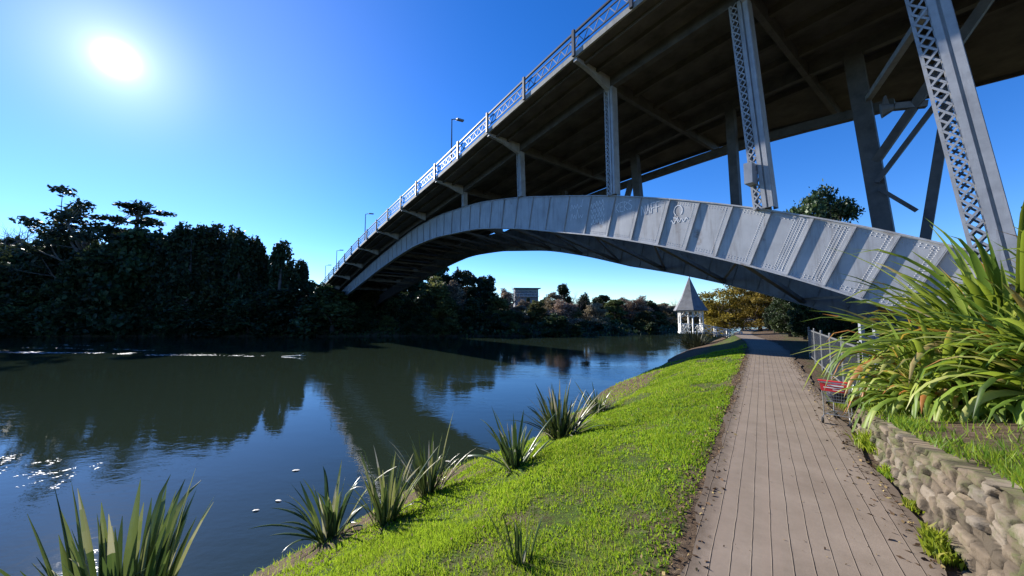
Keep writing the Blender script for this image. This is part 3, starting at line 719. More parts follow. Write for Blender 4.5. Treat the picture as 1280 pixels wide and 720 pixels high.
# arch ribs: plate webs with radial stiffeners, flanges
st_s = [-1.6, -.4, .75, 1.9, 3.1, 4.45, 6.0, 7.65, 9.3, 11.0, 12.9, 14.85, 16.95, 19.1] + list(np.arange(21.25, 116, 2.15))
def rib_frame(s, dzf, dep):
    m = float(ribz.d(s)) ; k = math.hypot(1, m); z = float(ribz(s)) - dzf(s); d = dep(s)
    return (s, z), (s + m/k*d, z - d/k), (m/k, -1/k)
def make_rib(q, dzf, dep, mat, near):
    ss = np.concatenate([np.arange(-9, 24, .5), np.arange(24, 120, 1.)])
    # clip where the plates meet the far slope
    fr = [rib_frame(s, dzf, dep) for s in ss]
    b = MB()
    for (a, z), (c, y), _ in fr: b.v += [B(a, q, z), B(c, q, y), B(c, q+.04, y), B(a, q+.04, z)]
    for i in range(len(fr)-1):
        o = i*4
        for k in range(4): k2 = (k+1) % 4; b.f.append((o+k2, o+k, o+4+k, o+4+k2))
    if near:      # rivet rows on the plates
        def riv(s, u, qq=q):
            (a, z), (c, y), _ = rib_frame(s, dzf, dep); p = (a+(c-a)*u, z+(y-z)*u); r = .024; o = len(b.v)
            b.v.extend([B(p[0]-r, qq, p[1]-r), B(p[0]+r, qq, p[1]-r), B(p[0]+r, qq, p[1]+r), B(p[0]-r, qq, p[1]+r), B(p[0], qq-.018, p[1])])
            for k in range(4): b.f.append((o+k, o+4, o+(k+1) % 4))
        for s in np.arange(-2, 34, .14):
            for u in (.045, .085, .915, .955): riv(s, u)
        for s0 in st_s[:16]:
            for u in np.arange(.06, .95, .035): riv(s0+.28, u); riv(s0+.16, u)
        for s0, n_ in ((3.1, 3), (4.45, 4)):
            for u in np.arange(.05, .96, .035):
                for k in range(n_): riv(s0+.3+.1*k, u)
    rib = bpart(b, 'arch_rib', mat)
    for nm, w0, w1, o0, o1 in (('top_flange', -.09, .32, -.07, -.003), ('bottom_flange', -.16, .35, .003, .08)):
        b = MB()
        for (a, z), (c, y), nn in fr:
            P_ = (a, z) if nm == 'top_flange' else (c, y)
            for qq, oo in ((w0, o0), (w1, o0), (w1, o1), (w0, o1)): b.v.append(B(P_[0]+nn[0]*oo, q+qq, P_[1]+nn[1]*oo))
        for i in range(len(fr)-1):
            o = i*4
            for k in range(4): k2 = (k+1) % 4; b.f.append((o+k, o+k2, o+4+k2, o+4+k))
        bpart(b, nm, mat, rib)
    for s in st_s if near else st_s[2:26]:
        (a, z), (c, y), nn = rib_frame(s, dzf, dep); b = MB()
        SD = .09; p0 = Vector(B(a + nn[0]*.02, q-SD/2-.002, z + nn[1]*.02)); p1 = Vector(B(c - nn[0]*.02, q-SD/2-.002, y - nn[1]*.02))
        up = tuple(np.append(BP, 0))
        b.beam(p0, p1, .03, SD, up)
        e0 = Vector(B(a + .12 + nn[0]*.03, q-.012, z + nn[1]*.03)); e1 = Vector(B(c + .12 - nn[0]*.03, q-.012, y - nn[1]*.03))
        b.beam(e0, e1, .14, .018, up)
        bpart(b, 'stiffener', mat, rib)
    return rib
dep = lambda s: float(np.interp(s, [0, 20, 40, 60, 120], [2.62, 2.75, 2.7, 2.3, 2.0]))
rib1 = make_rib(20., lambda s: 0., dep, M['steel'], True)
rib2 = make_rib(30., lambda s: float(np.interp(s, [0, 20, 30, 40, 53], [1.9, 2.0, 1.4, .9, .2])), dep, M['steel_shade'], False)
# lateral bracing between the ribs
for i, s in enumerate(np.arange(1.5, 80, 5.)):
    for u in (0, 1):
        (a, z), (c, y), _ = rib_frame(s, lambda s: 0., dep); p0 = B(*((a, 20.06, z-.1) if u == 0 else (c, 20.06, y+.15)))
        dz2 = float(np.interp(s, [0, 20, 30, 40, 53], [1.9, 2.0, 1.4, .9, .2])); p1 = B(*((a, 29.94, z-.1-dz2) if u == 0 else (c, 29.94, y+.15-dz2)))
        b = MB(); b.beam(p0, p1, .25, .25); bpart(b, 'cross_brace', M['steel_dark'])
    s2 = s+5
    (a, z), (c, y), _ = rib_frame(s, lambda s: 0., dep); (a2, z2_), (c2, y2_), _ = rib_frame(s2, lambda s: float(np.interp(s, [0, 20, 30, 40, 53], [1.9, 2.0, 1.4, .9, .2])), dep)
    b = MB(); b.beam(B(c, 20.08, y+.3), B(c2, 29.9, y2_+.3), .14, .14); bpart(b, 'diagonal_brace', M['steel_dark'])
# graffiti scribbles on the web
gs_ = np.random.default_rng(77)
def stroke(pts):
    for p0, p1 in zip(pts[:-1], pts[1:]): gr.beam(B(p0[0], 19.985, p0[1]), B(p1[0], 19.985, p1[1]), .036, .006, tuple(np.append(BP, 0)))
for s0, kind_ in ((18.2, 'zig'), (16.2, 'loops'), (14.0, 'kers'), (12.05, 'kers2'), (10.3, 'bust')):
    (a, z), (c, y), _ = rib_frame(s0, lambda s: 0., dep)
    ox, oz = (a*.7+c*.3), (z*.7+y*.3)
    Wd = .62; gr = MB()
    if kind_ == 'zig':
        for r_ in range(2):
            stroke([(ox + Wd - 1.25*k_/9, oz - r_*.75 + gs_.uniform(.0, .6)*(1 if k_ % 2 else -.3)) for k_ in range(10)])
    elif kind_ == 'loops':
        for r_ in range(4): stroke([(ox + Wd - 1.2*k_/22, oz + .3 - r_*.42 + .17*math.sin(k_*1.35 + r_) + .06*gs_.normal()) for k_ in range(23)])
    elif kind_ in ('kers', 'kers2'):
        x0 = ox + Wd
        for ch in 'KERS' if kind_ == 'kers' else 'NAFF':
            L_ = {'K': [[(0, 0), (0, 1)], [(.6, 1), (0, .5), (.6, 0)]], 'E': [[(.6, 1), (0, 1), (0, 0), (.6, 0)], [(0, .5), (.5, .5)]], 'R': [[(0, 0), (0, 1), (.6, .8), (0, .5), (.6, 0)]], 'S': [[(.6, .9), (.2, 1), (0, .7), (.6, .35), (.4, 0), (0, .1)]],
                  'N': [[(0, 0), (0, 1), (.6, 0), (.6, 1)]], 'A': [[(0, 0), (.3, 1), (.6, 0)], [(.1, .4), (.5, .4)]], 'F': [[(0, 0), (0, 1), (.6, 1)], [(0, .5), (.5, .5)]]}[ch]
            for st in L_: stroke([(x0 - px_*.42, oz - .1 + pz_*.62 + .25*px_*0) for px_, pz_ in st])
            x0 -= .33
    else:
        stroke([(ox + .25*math.cos(k_), oz + .25 + .3*math.sin(k_)) for k_ in np.linspace(-1, 4.2, 14)])
        stroke([(ox + .5 - .08*k_, oz - .35 + .12*math.sin(k_*1.7)) for k_ in range(14)])
        stroke([(ox + .3 - .06*k_, oz - .1 - .05*k_*(k_ % 2)) for k_ in range(6)])
    bpart(gr, 'graffiti', M['chalk'], rib1)

# columns
def lacing(b, A, C, off0, off1, qo, n, wd=.06):
    """zigzag bars between two parallel lines shifted by off0/off1 along s"""
    for k in range(n):
        p = np.array(A) + (np.array(C)-np.array(A))*k/n; p2 = np.array(A) + (np.array(C)-np.array(A))*(k+1)/n
        a, c = (off0, off1) if k % 2 else (off1, off0)
        b.beam(B(p[0]+a, p[1]+qo, p[2]), B(p2[0]+c, p2[1]+qo, p2[2]), wd, .012, tuple(np.append(BP, 0)))
        b.beam(B(p[0]+c, p[1]+qo-.014, p[2]), B(p2[0]+a, p2[1]+qo-.014, p2[2]), wd, .012, tuple(np.append(BP, 0)))
def column(s0, z0, s1, z1, q, W, mat, lace=True, dq=None, label=None):
    A = (s0, q, z0); C = (s1, q, z1); dq = dq or W*.75; up = tuple(np.append(BP, 0)); L = math.dist(A, C)
    b = MB()
    for qo in (-dq/2, dq/2):                                    # paired channels with a dark slot
        for off, w_ in ((-.38*W, .22*W), (-.08*W, .20*W)):
            b.beam(B(s0+off, q+qo, z0), B(s1+off, q+qo, z1), w_, .05, up)
    b.beam(B(s0-.23*W, q-dq/2+.07, z0), B(s1-.23*W, q-dq/2+.07, z1), .5*W, .02, up)
    for off in (-.49*W, .03*W): b.beam(B(s0+off, q, z0), B(s1+off, q, z1), .04, dq-.06, up)
    col = bpart(b, 'column', mat)
    if label: col['label'] = label
    b = MB(); b.beam(B(s0+.45*W, q, z0), B(s1+.45*W, q, z1), .08*W+.02, dq-.04, up); bpart(b, 'angle', mat, col)
    if lace:
        n = max(3, int(L/(.42*W)))
        for qo in (-dq/2, dq/2): b = MB(); lacing(b, A, C, .06*W, .42*W, qo, n, .07*W); bpart(b, 'lacing', mat, col)
    return col
gz = lambda s: float(deckz(s))-.75
column(-.28, .9, 1.25, gz(2), 19.7, .98, M['column'], label='broad laced column rising out of the flax')
c2 = column(6.25, float(ribz(6.25))+.07, 6.95, gz(6.9), 20, .85, M['column'])
column(15.05, float(ribz(15.05))+.07, 15.15, gz(15.1), 20, .72, M['column'])
column(25.1, float(ribz(25.1))+.07, 25.3, gz(25.2), 20, .62, M['column'])
column(35.6, float(ribz(35.6))+.07, 35.6, gz(35.6), 20, .6, M['column'])
b = MB(); b.box((0, 0, 0), (.7, .35, 1.0)); o = b.build('junction_box', M['rail_lattice'], c2); o.matrix_parent_inverse = Matrix_inv(c2)
p = B(6.62, 19.45, float(ribz(6.3))+1.75); o.location = p; o.rotation_euler = (0, 0, -bA)
# inner leg behind the second column, far-side legs and struts
def leg(s0, z0, s1, z1, q0, q1, wd, name='far_leg'):
    b = MB(); b.beam(B(s0, q0, z0), B(s1, q1, z1), wd, wd*.8, tuple(np.append(BP, 0))); return bpart(b, name, M['steel_dark'])
farz = lambda s: float(ribz(s)) - float(np.interp(s, [0, 20, 30, 40, 53], [1.9, 2.0, 1.4, .9, .2]))
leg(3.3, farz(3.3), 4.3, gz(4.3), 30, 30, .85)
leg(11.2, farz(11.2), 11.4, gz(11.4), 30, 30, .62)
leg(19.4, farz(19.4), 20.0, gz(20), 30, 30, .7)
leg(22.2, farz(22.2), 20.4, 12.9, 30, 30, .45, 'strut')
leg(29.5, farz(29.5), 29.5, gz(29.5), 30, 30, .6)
leg(2.45, farz(2.45)-.3, .2, 14.9, 30, 30, .42, 'strut')
leg(3.9, 8.6, -1.6, 15.6, 30, 26.5, .4, 'strut')
leg(1.15, 11.2, 3.6, 7.6, 29.4, 29.4, .24, 'diagonal_brace')
leg(3.5, 7.2, 2.15, 5.6, 29.5, 29.5, .2, 'diagonal_brace')
b = MB(); b.beam(B(.9, 22, 12.35), B(3.8, 29.9, 12.9), .28, .3); bpart(b, 'cross_brace', M['column'])
# small floodlight on the bracing
b = MB(); p = Vector(B(1.45, 28.9, 11.15)); b.beam(p, Vector(B(2.6, 28.4, 11.35)), .3, .34); b.tube([Vector(B(2.6, 28.4, 11.35)), Vector(B(3.1, 28.3, 11.3))], [.18, .42], 10)
b.beam(Vector(B(2.9, 28.3, 11.5)), Vector(B(2.9, 28.3, 12.1)), .1, .4, h2=.05); bpart(b, 'light_fixture', M['lamp'])
# springing blocks
b = MB(); b.hexa([B(-10, 18.6, -3), B(-10, 32, -3), B(-.9, 32, -3), B(-.9, 18.6, -3), B(-10, 18.6, .6), B(-10, 32, .6), B(-2.6, 32, .2), B(-2.6, 18.6, .2)]); bpart(b, 'abutment', M['concrete'])
b = MB(); b.hexa([B(106, 18, -9), B(106, 32, -9), B(126, 32, -9), B(126, 18, -9), B(109, 18, 2.4), B(109, 32, 2.4), B(126, 32, 3), B(126, 18, 3)]); bpart(b, 'abutment', M['concrete'])
tag(bridge, 'large grey riveted steel arch bridge with dark deck spanning the river', 'bridge')
# lamps on the bridge
lab = ['street lamp on the bridge railing closest to the camera', 'second street lamp from the camera along the bridge railing', 'third street lamp from the camera along the bridge railing', 'farthest and smallest street lamp at the far end of the bridge railing']
for s, l_ in zip((32.8, 65, 88, 101), lab):
    e = empty('street_lamp', B(s, 16.85, deckz(s)+.5)); b = MB()
    b.tube([(0, 0, 0), (0, 0, .25), (0, 0, .3), (0, 0, 5.0)], [.14, .14, .09, .055], 8); b.build('pole', M['lamp'], e)
    b = MB(); b.tube([(0, 0, 4.9), (BP[0]*.25, BP[1]*.25, 5.08), (BP[0]*.8, BP[1]*.8, 5.15)], [.05, .05, .045], 6)
    b.beam((BP[0]*.55, BP[1]*.55, 5.18), (BP[0]*1.35, BP[1]*1.35, 5.24), .34, .16); b.build('lamp_head', M['lamp'], e)
    tag(e, l_, 'street lamp', 'street lamps along the bridge')

# ------------------------------------------------------------------ gazebo
GX, GY = 25.0, 50.6
gz0 = -.22
ga = empty('gazebo', (GX, GY, gz0), R(14))
def hexp(r, k): return (r*math.cos(R(60*k)), r*math.sin(R(60*k)))
b = MB()
ring = [(*hexp(1.78, k), -.22) for k in range(6)]; ring2 = [(*hexp(1.78, k), 0) for k in range(6)]
b.poly(ring[::-1]); b.poly(ring2)
for k in range(6): b.poly([ring[k], ring[(k+1) % 6], ring2[(k+1) % 6], ring2[k]])
b.build('floor', M['white'], ga)
b = MB(); b.tube([(0, 0, -4.2), (0, 0, -3.0), (0, 0, -2.9), (0, 0, -.9), (0, 0, -.23)], [.75, .75, .5, .5, 1.2], 12); b.build('pedestal', M['slate'], ga)
for k in range(6):
    x, y = hexp(1.6, k); b = MB(); b.beam((x, y, 0), (x, y, 3.02), .15, .15); b.box((x, y, 1.15), (.21, .21, .08)); b.build('post', M['white'], ga)
for k in range(6):
    p0 = Vector((*hexp(1.6, k), 0)); p1 = Vector((*hexp(1.6, k+1), 0)); d = (p1-p0); u = lambda t, z: p0 + d*t + Vector((0, 0, z))
    if k != 0:                                                   # side open to the ramp
        b = MB(); b.beam(u(.05, 1.05), u(.95, 1.05), .09, .09); b.beam(u(.05, .14), u(.95, .14), .08, .08); b.beam(u(.5, .19), u(.5, 1.0), .06, .06)
        for a, c in ((.06, .48), (.52, .94)): b.beam(u(a, .2), u(c, 1.0), .05, .07); b.beam(u(c, .2), u(a, 1.0), .045, .065)
        b.build('railing', M['white'], ga)
    b = MB(); b.beam(u(.04, 2.9), u(.96, 2.9), .1, .2)
    for sgn in (0, 1):
        pts = [u(abs(sgn-(.05+.44*math.sin(t))), 2.1+.68*(1-math.cos(t))*.98) for t in np.linspace(0, math.pi/2, 7)]
        for q0, q1 in zip(pts[:-1], pts[1:]): b.beam(q0, q1, .06, .12)
    b.build('arch_trim', M['white'], ga)
b = MB(); ap = (0, 0, 7.75)
for k in range(6):
    a = (*hexp(2.32, k), 2.98); c = (*hexp(2.32, k+1), 2.98); a1 = (*hexp(1.25, k), 4.75); c1 = (*hexp(1.25, k+1), 4.75)
    b.poly([a, c, c1, a1]); b.poly([a1, c1, ap]); b.poly([(*hexp(2.3, k+1), 2.9), (*hexp(2.3, k), 2.9), a, c][::1])
b.poly([(*hexp(2.3, k), 2.9) for k in range(6)][::-1])
roof = b.build('roof', M['slate'], ga)
b = MB(); b.tube([(0, 0, 7.6), (0, 0, 7.85), (0, 0, 7.95), (0, 0, 8.15)], [.1, .07, .11, .02], 8); b.build('finial', M['white'], roof)
# ramp to the bank with its crossed railings
d = Vector((math.cos(R(-34)), math.sin(R(-34)), 0)).normalized(); sdv = Vector((-d.y, d.x, 0)); p0 = d*1.5; p1 = d*6.0 + Vector((0, 0, -.95))
b = MB(); b.beam(p0 + Vector((0, 0, -.12)), p1 + Vector((0, 0, -.12)), 1.3, .16); ramp_o = b.build('ramp', M['wood'], ga)
for sg in (-1, 1):
    b = MB(); o_ = sdv*sg*.68
    for i in range(4):
        q = p0 + (p1-p0)*i/3 + o_; b.beam(q + Vector((0, 0, -.3)), q + Vector((0, 0, 1.1)), .12, .12)
    for h in (.12, 1.02): b.beam(p0 + o_ + Vector((0, 0, h)), p1 + o_ + Vector((0, 0, h)), .08, .09)
    for i in range(3):
        q, r_ = p0 + (p1-p0)*(i+.04)/3 + o_, p0 + (p1-p0)*(i+.96)/3 + o_
        b.beam(q + Vector((0, 0, .15)), r_ + Vector((0, 0, 1.0)), .05, .07); b.beam(q + Vector((0, 0, 1.0)), r_ + Vector((0, 0, .15)), .045, .065)
    b.build('ramp_railing', M['white'], ramp_o)
tag(ga, 'white gazebo with pointed slate roof standing on a pillar at the water edge', 'gazebo')

# ------------------------------------------------------------------ fence and gate post
fv = -2.05
fe = empty('metal_fence', (*xy(fv, 12.8), 0), math.atan2(TD[1], TD[0]))
for i in range(6):
    b = MB(); x = i*2.4; b.tube([(x, 0, -.3), (x, 0, 1.62), (x, 0, 1.66)], [.045, .045, .03], 8); b.build('post', M['fence'], fe)
for i in range(5):
    b = MB(); x0, x1 = i*2.4+.08, i*2.4+2.32
    for z in (.15, 1.5): b.beam((x0, 0, z), (x1, 0, z), .04, .05)
    for x in np.arange(x0, x1+.01, .112): b.beam((x, 0, .16), (x, 0, 1.49), .016, .016, (0, 1, 0))
    b.build('panel', M['fence'], fe)
tag(fe, 'grey metal bar fence beside the path, running into the shadow under the bridge', 'fence')
gx_, gy_ = 12.9, 13.1
gp_ = empty('gate_post', (gx_, gy_, float(bed_z(*vt(gx_, gy_)))-.1), R(-10))
for x in (-.22, .22):
    b = MB(); b.beam((x, 0, 0), (x, 0, 2.25), .12, .12); b.build('upright', M['rail_lattice'], gp_)
for z in np.arange(.3, 1.9, .34):
    b = MB(); b.beam((-.155, 0, z), (.155, 0, z+.06), .05, .16); b.build('slat', M['rail_lattice'], gp_)
tag(gp_, 'pale grey double post with slats standing behind the fence by the flax', 'post')

# ------------------------------------------------------------------ shopping cart
cx, cy_ = 7.08, 7.95
ct = empty('shopping_cart', (cx, cy_, .035), R(38))
def wires(b, quad, nu, nv, r=.006):
    """wire grid over a quad a,b,c,d"""
    a, b_, c, d = [Vector(q) for q in quad]
    for i in range(nu+1): t = i/nu; b.beam(a.lerp(b_, t), d.lerp(c, t), r, r)
    for i in range(nv+1): t = i/nv; b.beam(a.lerp(d, t), b_.lerp(c, t), r*1.01, r*1.01)
# x forward; basket tapered
fl, fr2 = (.02, .52), (-.36, .30)
bb = [(-.32, -.2, .52), (-.32, .2, .52), (.42, .16, .46), (.42, -.16, .46)]
tb = [(-.42, -.29, .98), (-.42, .29, .98), (.56, .23, .88), (.56, -.23, .88)]
b = MB(); wires(b, bb, 8, 12)
for i in range(4): j = (i+1) % 4; wires(b, [bb[i], bb[j], tb[j], tb[i]], 9 if i % 2 == 0 else 14, 6)
for i in range(4): b.tube([tb[i], tb[(i+1) % 4]], .011, 6)
b.build('basket', M['galv'], ct)
b = MB()
for y in (-.2, .2):
    b.tube([(-.52, y*1.35, 1.03), (-.42, y*1.3, .95), (-.36, y*1.2, .6), (-.30, y*1.25, .2), (-.36, y*1.35, .14)], .014, 7)
    b.tube([(-.30, y*1.25, .2), (.42, y*.95, .17), (.48, y*.95, .14)], .014, 7); b.tube([(.36, y*.95, .19), (.36, y*.85, .46)], .012, 6)
b.tube([(-.2, -.24, .2), (-.2, .24, .2)], .011, 6); b.tube([(.40, -.19, .18), (.40, .19, .18)], .011, 6)
for y in (-.1, 0, .1): b.tube([(-.2, y, .2), (.40, y*.9, .185)], .007, 5)
b.build('frame', M['galv'], ct)
b = MB(); b.tube([(-.53, -.29, 1.03), (-.53, .29, 1.03)], .02, 8); b.build('handle', M['red'], ct)
b = MB(); b.hexa([(-.432, -.255, .78), (-.412, -.255, .78), (-.412, .255, .78), (-.432, .255, .78), (-.455, -.275, .96), (-.435, -.275, .96), (-.435, .275, .96), (-.455, .275, .96)]); pn = b.build('seat_flap', M['red'], ct)
b = MB()
for y0, y1, z0, z1 in ((-.2, .12, .91, .94), (-.2, .2, .86, .88), (-.2, .02, .82, .835)):
    f = lambda y, z: (-.428-.115*(z-.70)-.004, y, z)
    b.poly([f(y0, z0), f(y0, z1), f(y1, z1), f(y1, z0)])
b.build('pale_marking', M['white'], pn)
b = MB(); b.hexa([(.56, -.22, .62), (.58, -.22, .62), (.58, .22, .62), (.56, .22, .62), (.59, -.24, .86), (.61, -.24, .86), (.61, .24, .86), (.59, .24, .86)]); b.build('front_panel', M['blue'], ct)
for x, y in ((-.36, -.27), (-.36, .27), (.48, -.19), (.48, .19)):
    b = MB(); b.tube([(x, y-.016, .065), (x, y+.016, .065)], .063, 14); wh = b.build('wheel', M['black'], ct)
    b = MB(); b.beam((x, y-.022, .07), (x+.01, y-.022, .15), .03, .004, (0, 1, 0)); b.beam((x, y+.022, .07), (x+.01, y+.022, .15), .03, .004, (0, 1, 0)); b.build('caster_fork', M['galv'], wh)
tag(ct, 'wire shopping cart with red handle and red seat flap parked at the path edge', 'shopping cart')

ct.scale = (.88, .82, .9)
# dark bundle in the basket
br = np.random.default_rng(8); n1_, n2_ = 14, 22; V = []
for i in range(n1_+1):
    for j in range(n2_):
        th, ph = math.pi*i/n1_, 2*math.pi*j/n2_
        q = np.array([.27*math.sin(th)*math.cos(ph), .19*math.sin(th)*math.sin(ph), .16*math.cos(th)])
        V.append(q*(1 + .16*float(fbm(np.array([q[0]*9+5]), np.array([q[1]*9+q[2]*14]), 71)[0])))
F = [(i*n2_+j, i*n2_+(j+1) % n2_, (i+1)*n2_+(j+1) % n2_, (i+1)*n2_+j) for i in range(n1_) for j in range(n2_)]
bd = mesh_np('bag', V, np.array(F), surf('dark_bag_fabric', ((.02, .02, .03), (.06, .055, .08)), 9, .8, 0, 20, .6, .02), smooth=True)
bd.location = (cx + .0, cy_ + .0, .035 + .9*.5 + .15); bd.rotation_euler = (0, 0, R(38))
tag(bd, 'dark lumpy bag lying in the basket of the shopping cart', 'bag')

# ------------------------------------------------------------------ house on the far hill
hx, hy = 6.0, 158.0
hz = H(hx, hy); ho = empty('hill_house', (hx, hy, hz), R(6)); ho.scale = (.78, .8, 1)
top_z = CZ + (391-360.5)/450*158 - hz
b = MB(); b.box((0, 0, top_z/2-.3), (13, 8, top_z-.6)); b.build('wall', M['housewall'], ho)
b = MB(); b.box((.3, -.4, top_z-.15), (15, 10, .3)); b.build('roof', M['slate'], ho)
for i in range(6):
    b = MB(); b.box((-5.2+2.1*i, -4.03, top_z-2.0), (1.85, .08, 2.6)); b.build('window', M['glass'], ho)
b = MB(); b.box((0, -4.9, top_z-3.6), (13.6, 1.6, .18))
for x in np.arange(-6.6, 6.7, 2.2): b.beam((x, -5.6, top_z-3.5), (x, -5.6, top_z-2.6), .07, .07)
b.beam((-6.7, -5.6, top_z-2.55), (6.7, -5.6, top_z-2.55), .08, .08); b.build('balcony', M['white'], ho)
tag(ho, 'flat roofed house with blue windows on the wooded hill across the river', 'house')

# ------------------------------------------------------------------ trees
def leaf_cloud(blobs, n, size, r, squash=1., shell=.5):
    """n leaf faces spread through a set of ellipsoids (cx,cy,cz,rx,ry,rz)"""
    bl = np.array(blobs, float); wgt = bl[:, 3]*bl[:, 4] ; wgt = wgt/wgt.sum()
    k = r.choice(len(bl), n, p=wgt)
    d = r.normal(size=(n, 3)); d /= np.linalg.norm(d, axis=1)[:, None]
    rad = shell + (1-shell)*r.random(n)**.6; rad = rad*(1+.13*r.normal(size=n))
    c = bl[k, :3] + d*bl[k, 3:]*rad[:, None]
    u = r.normal(size=(n, 3)); u[:, 2] *= squash; u /= np.linalg.norm(u, axis=1)[:, None]
    a = r.normal(size=(n, 3)); w_ = np.cross(u, a); w_ /= np.linalg.norm(w_, axis=1)[:, None]
    s = size*r.uniform(.55, 1.4, n)[:, None]
    V = np.stack([c-u*s, c+w_*s*.55, c+u*s, c-w_*s*.55], 1).reshape(-1, 3)
    return V, np.arange(4*n).reshape(-1, 4), np.clip(r.normal(.45, .25, n) + r.normal(0, .16, len(bl))[k], 0, 1)
def branch(b, p, d, L, rad, lvl, r, up=.15, split=3, tips=None):
    n = 4; pts = [p]; rr = [rad]; q = np.array(p, float); dd = np.array(d, float)
    for i in range(n):
        dd = dd + r.normal(0, .13, 3) + [0, 0, up*.25]; dd /= np.linalg.norm(dd)
        q = q + dd*L/n; pts.append(tuple(q)); rr.append(rad*(1-.6*(i+1)/n))
    b.tube(pts, rr, 6 if lvl > 1 else (4 if lvl else 3), cap=False)
    if tips is not None and lvl <= 1: tips.append(pts[-1])
    if lvl > 0:
        for i in range(split):
            k = int(r.integers(2, n+1)); e = dd*.75 + r.normal(0, .55, 3) + [0, 0, up]; e /= np.linalg.norm(e)
            branch(b, pts[k], e, L*r.uniform(.55, .78), rr[k]*.75, lvl-1, r, up, split, tips)
PROTO = {}
def proto(kind, i, crown, trunk_mb, cat, mat, bark='bark', crown_name='crown'):
    e = empty('tree_' if False else cat.replace(' ', '_'), (0, 0, 0)); trunk_mb.build('trunk', M[bark], e, True)
    if crown is not None: mesh_np(crown_name, crown[0], crown[1], M[mat], e, {'rnd': crown[2]})
    PROTO.setdefault(kind, []).append(e)
# every prototype is 10 m tall
for i in range(4):
    r = np.random.default_rng(300+i); b = MB(); tips = []
    b.tube([(0, 0, -.6), (.05, 0, 1), (.1, .1, 3.2), (.0, .1, 6)], [.34, .26, .2, .08], 8)
    for k in range(6): a = k*1.05+r.random(); branch(b, (.05, .05, 1.8+k*.5), (math.cos(a), math.sin(a), .7), 2.6, .11, 1, r, .3, 2, tips)
    bl = [(0, 0, 5, 2.0, 2.0, 3.4)]
    for k in range(26):
        a = r.uniform(0, 6.28); h = r.uniform(.5, 8.9); m_ = 3.1*min(1, ((10.3-h)/6.5))**.7; d_ = m_*r.uniform(.5, .95); s = r.uniform(.8, 1.45)
        bl.append((math.cos(a)*d_, math.sin(a)*d_, h, s, s, s*.8))
    bl.append((r.normal(0, .4), r.normal(0, .4), 9.1, .9, .9, .9))
    proto('dense', i, leaf_cloud(bl, 6500, .29, r), b, 'evergreen tree', 'dense')
    if i < 3: proto('olive', i, leaf_cloud(bl, 6000, .27, r, shell=.4), b, 'leafy tree', 'olive')
    if i < 3: proto('brown', i, leaf_cloud(bl, 6500, .2, r, shell=.25), b, 'brown tree', 'brown')
for i in range(2):                                          # round crown, fine leaves
    r = np.random.default_rng(320+i); b = MB()
    b.tube([(0, 0, -.6), (.05, 0, 1.5), (.1, .1, 3.6), (.0, .1, 7)], [.4, .32, .24, .08], 8)
    for k in range(7): a = k*.9+r.random(); branch(b, (.05, .05, 1.8+k*.4), (math.cos(a), math.sin(a), .8), 3., .13, 2, r, .3, 2)
    bl = [(0, 0, 5.2, 2.5, 2.5, 3.8)]
    for k in range(60):
        u = r.uniform(-.9, 1); a = r.uniform(0, 6.28); q = math.sqrt(1-u*u)*r.uniform(.75, 1.); s = r.uniform(.5, .95)
        bl.append((math.cos(a)*q*3.2, math.sin(a)*q*3.2, 4.95+u*4.2, s, s, s*.75))
    proto('round', i, leaf_cloud(bl, 20000, .14, r, shell=.4), b, 'round tree', 'dense')
for i in range(3):
    r = np.random.default_rng(330+i); b = MB(); b.tube([(0, 0, -.6), (0, 0, 4), (0, 0, 9.6)], [.3, .2, .03], 7)
    bl = []
    for k in range(26):
        h = r.uniform(.8, 9.2); m_ = 1.55*(1-(h/10.4)**2.2); a = r.uniform(0, 6.28); d_ = m_*r.uniform(.3, .9); s = r.uniform(.4, .75)
        bl.append((math.cos(a)*d_, math.sin(a)*d_, h, s, s, s*1.7))
    bl.append((0, 0, 9.2, .3, .3, .8))
    proto('cypress', i, leaf_cloud(bl, 4200, .19, r, 1.6), b, 'cypress tree', 'dark_conifer')
for i in range(1):                                          # airy gum
    r = np.random.default_rng(340); b = MB(); tips = []
    b.tube([(0, 0, -.6), (.15, 0, 2), (-.1, .1, 4.2), (.1, 0, 6.4)], [.26, .2, .15, .09], 8)
    for k in range(8): a = k*2.4+r.random()*.5; branch(b, (.0, .05, 2.6+k*.5), (math.cos(a), math.sin(a), .9), 2.6, .10, 1, r, .35, 3, tips)
    bl = [(t_[0], t_[1], min(t_[2], 9.5), .5+.25*r.random(), .5+.25*r.random(), .34) for t_ in tips]
    proto('gum', i, leaf_cloud(bl, 4200, .13, r, shell=.2), b, 'gum tree', 'gum', 'greybark')
for i in range(1):                                          # flat-layered cedar
    r = np.random.default_rng(345); b = MB(); b.tube([(0, 0, -.6), (0, 0, 4), (.1, 0, 9.3)], [.34, .24, .06], 8); bl = []
    for k in range(22):
        h = r.uniform(3.2, 9.5); a = r.uniform(0, 6.28); L = r.uniform(1.2, 3.6)*(1 if h < 9 else .7)
        b.tube([(0, 0, h-.5), (math.cos(a)*L*.6, math.sin(a)*L*.6, h-.1), (math.cos(a)*L, math.sin(a)*L, h)], [.07, .05, .02], 5)
        for f in (.55, .85, 1): bl.append((math.cos(a)*L*f, math.sin(a)*L*f, h+.05, .75, .75, .16))
    proto('cedar', i, leaf_cloud(bl, 5200, .13, r, .4, .2), b, 'cedar tree', 'dark_conifer')
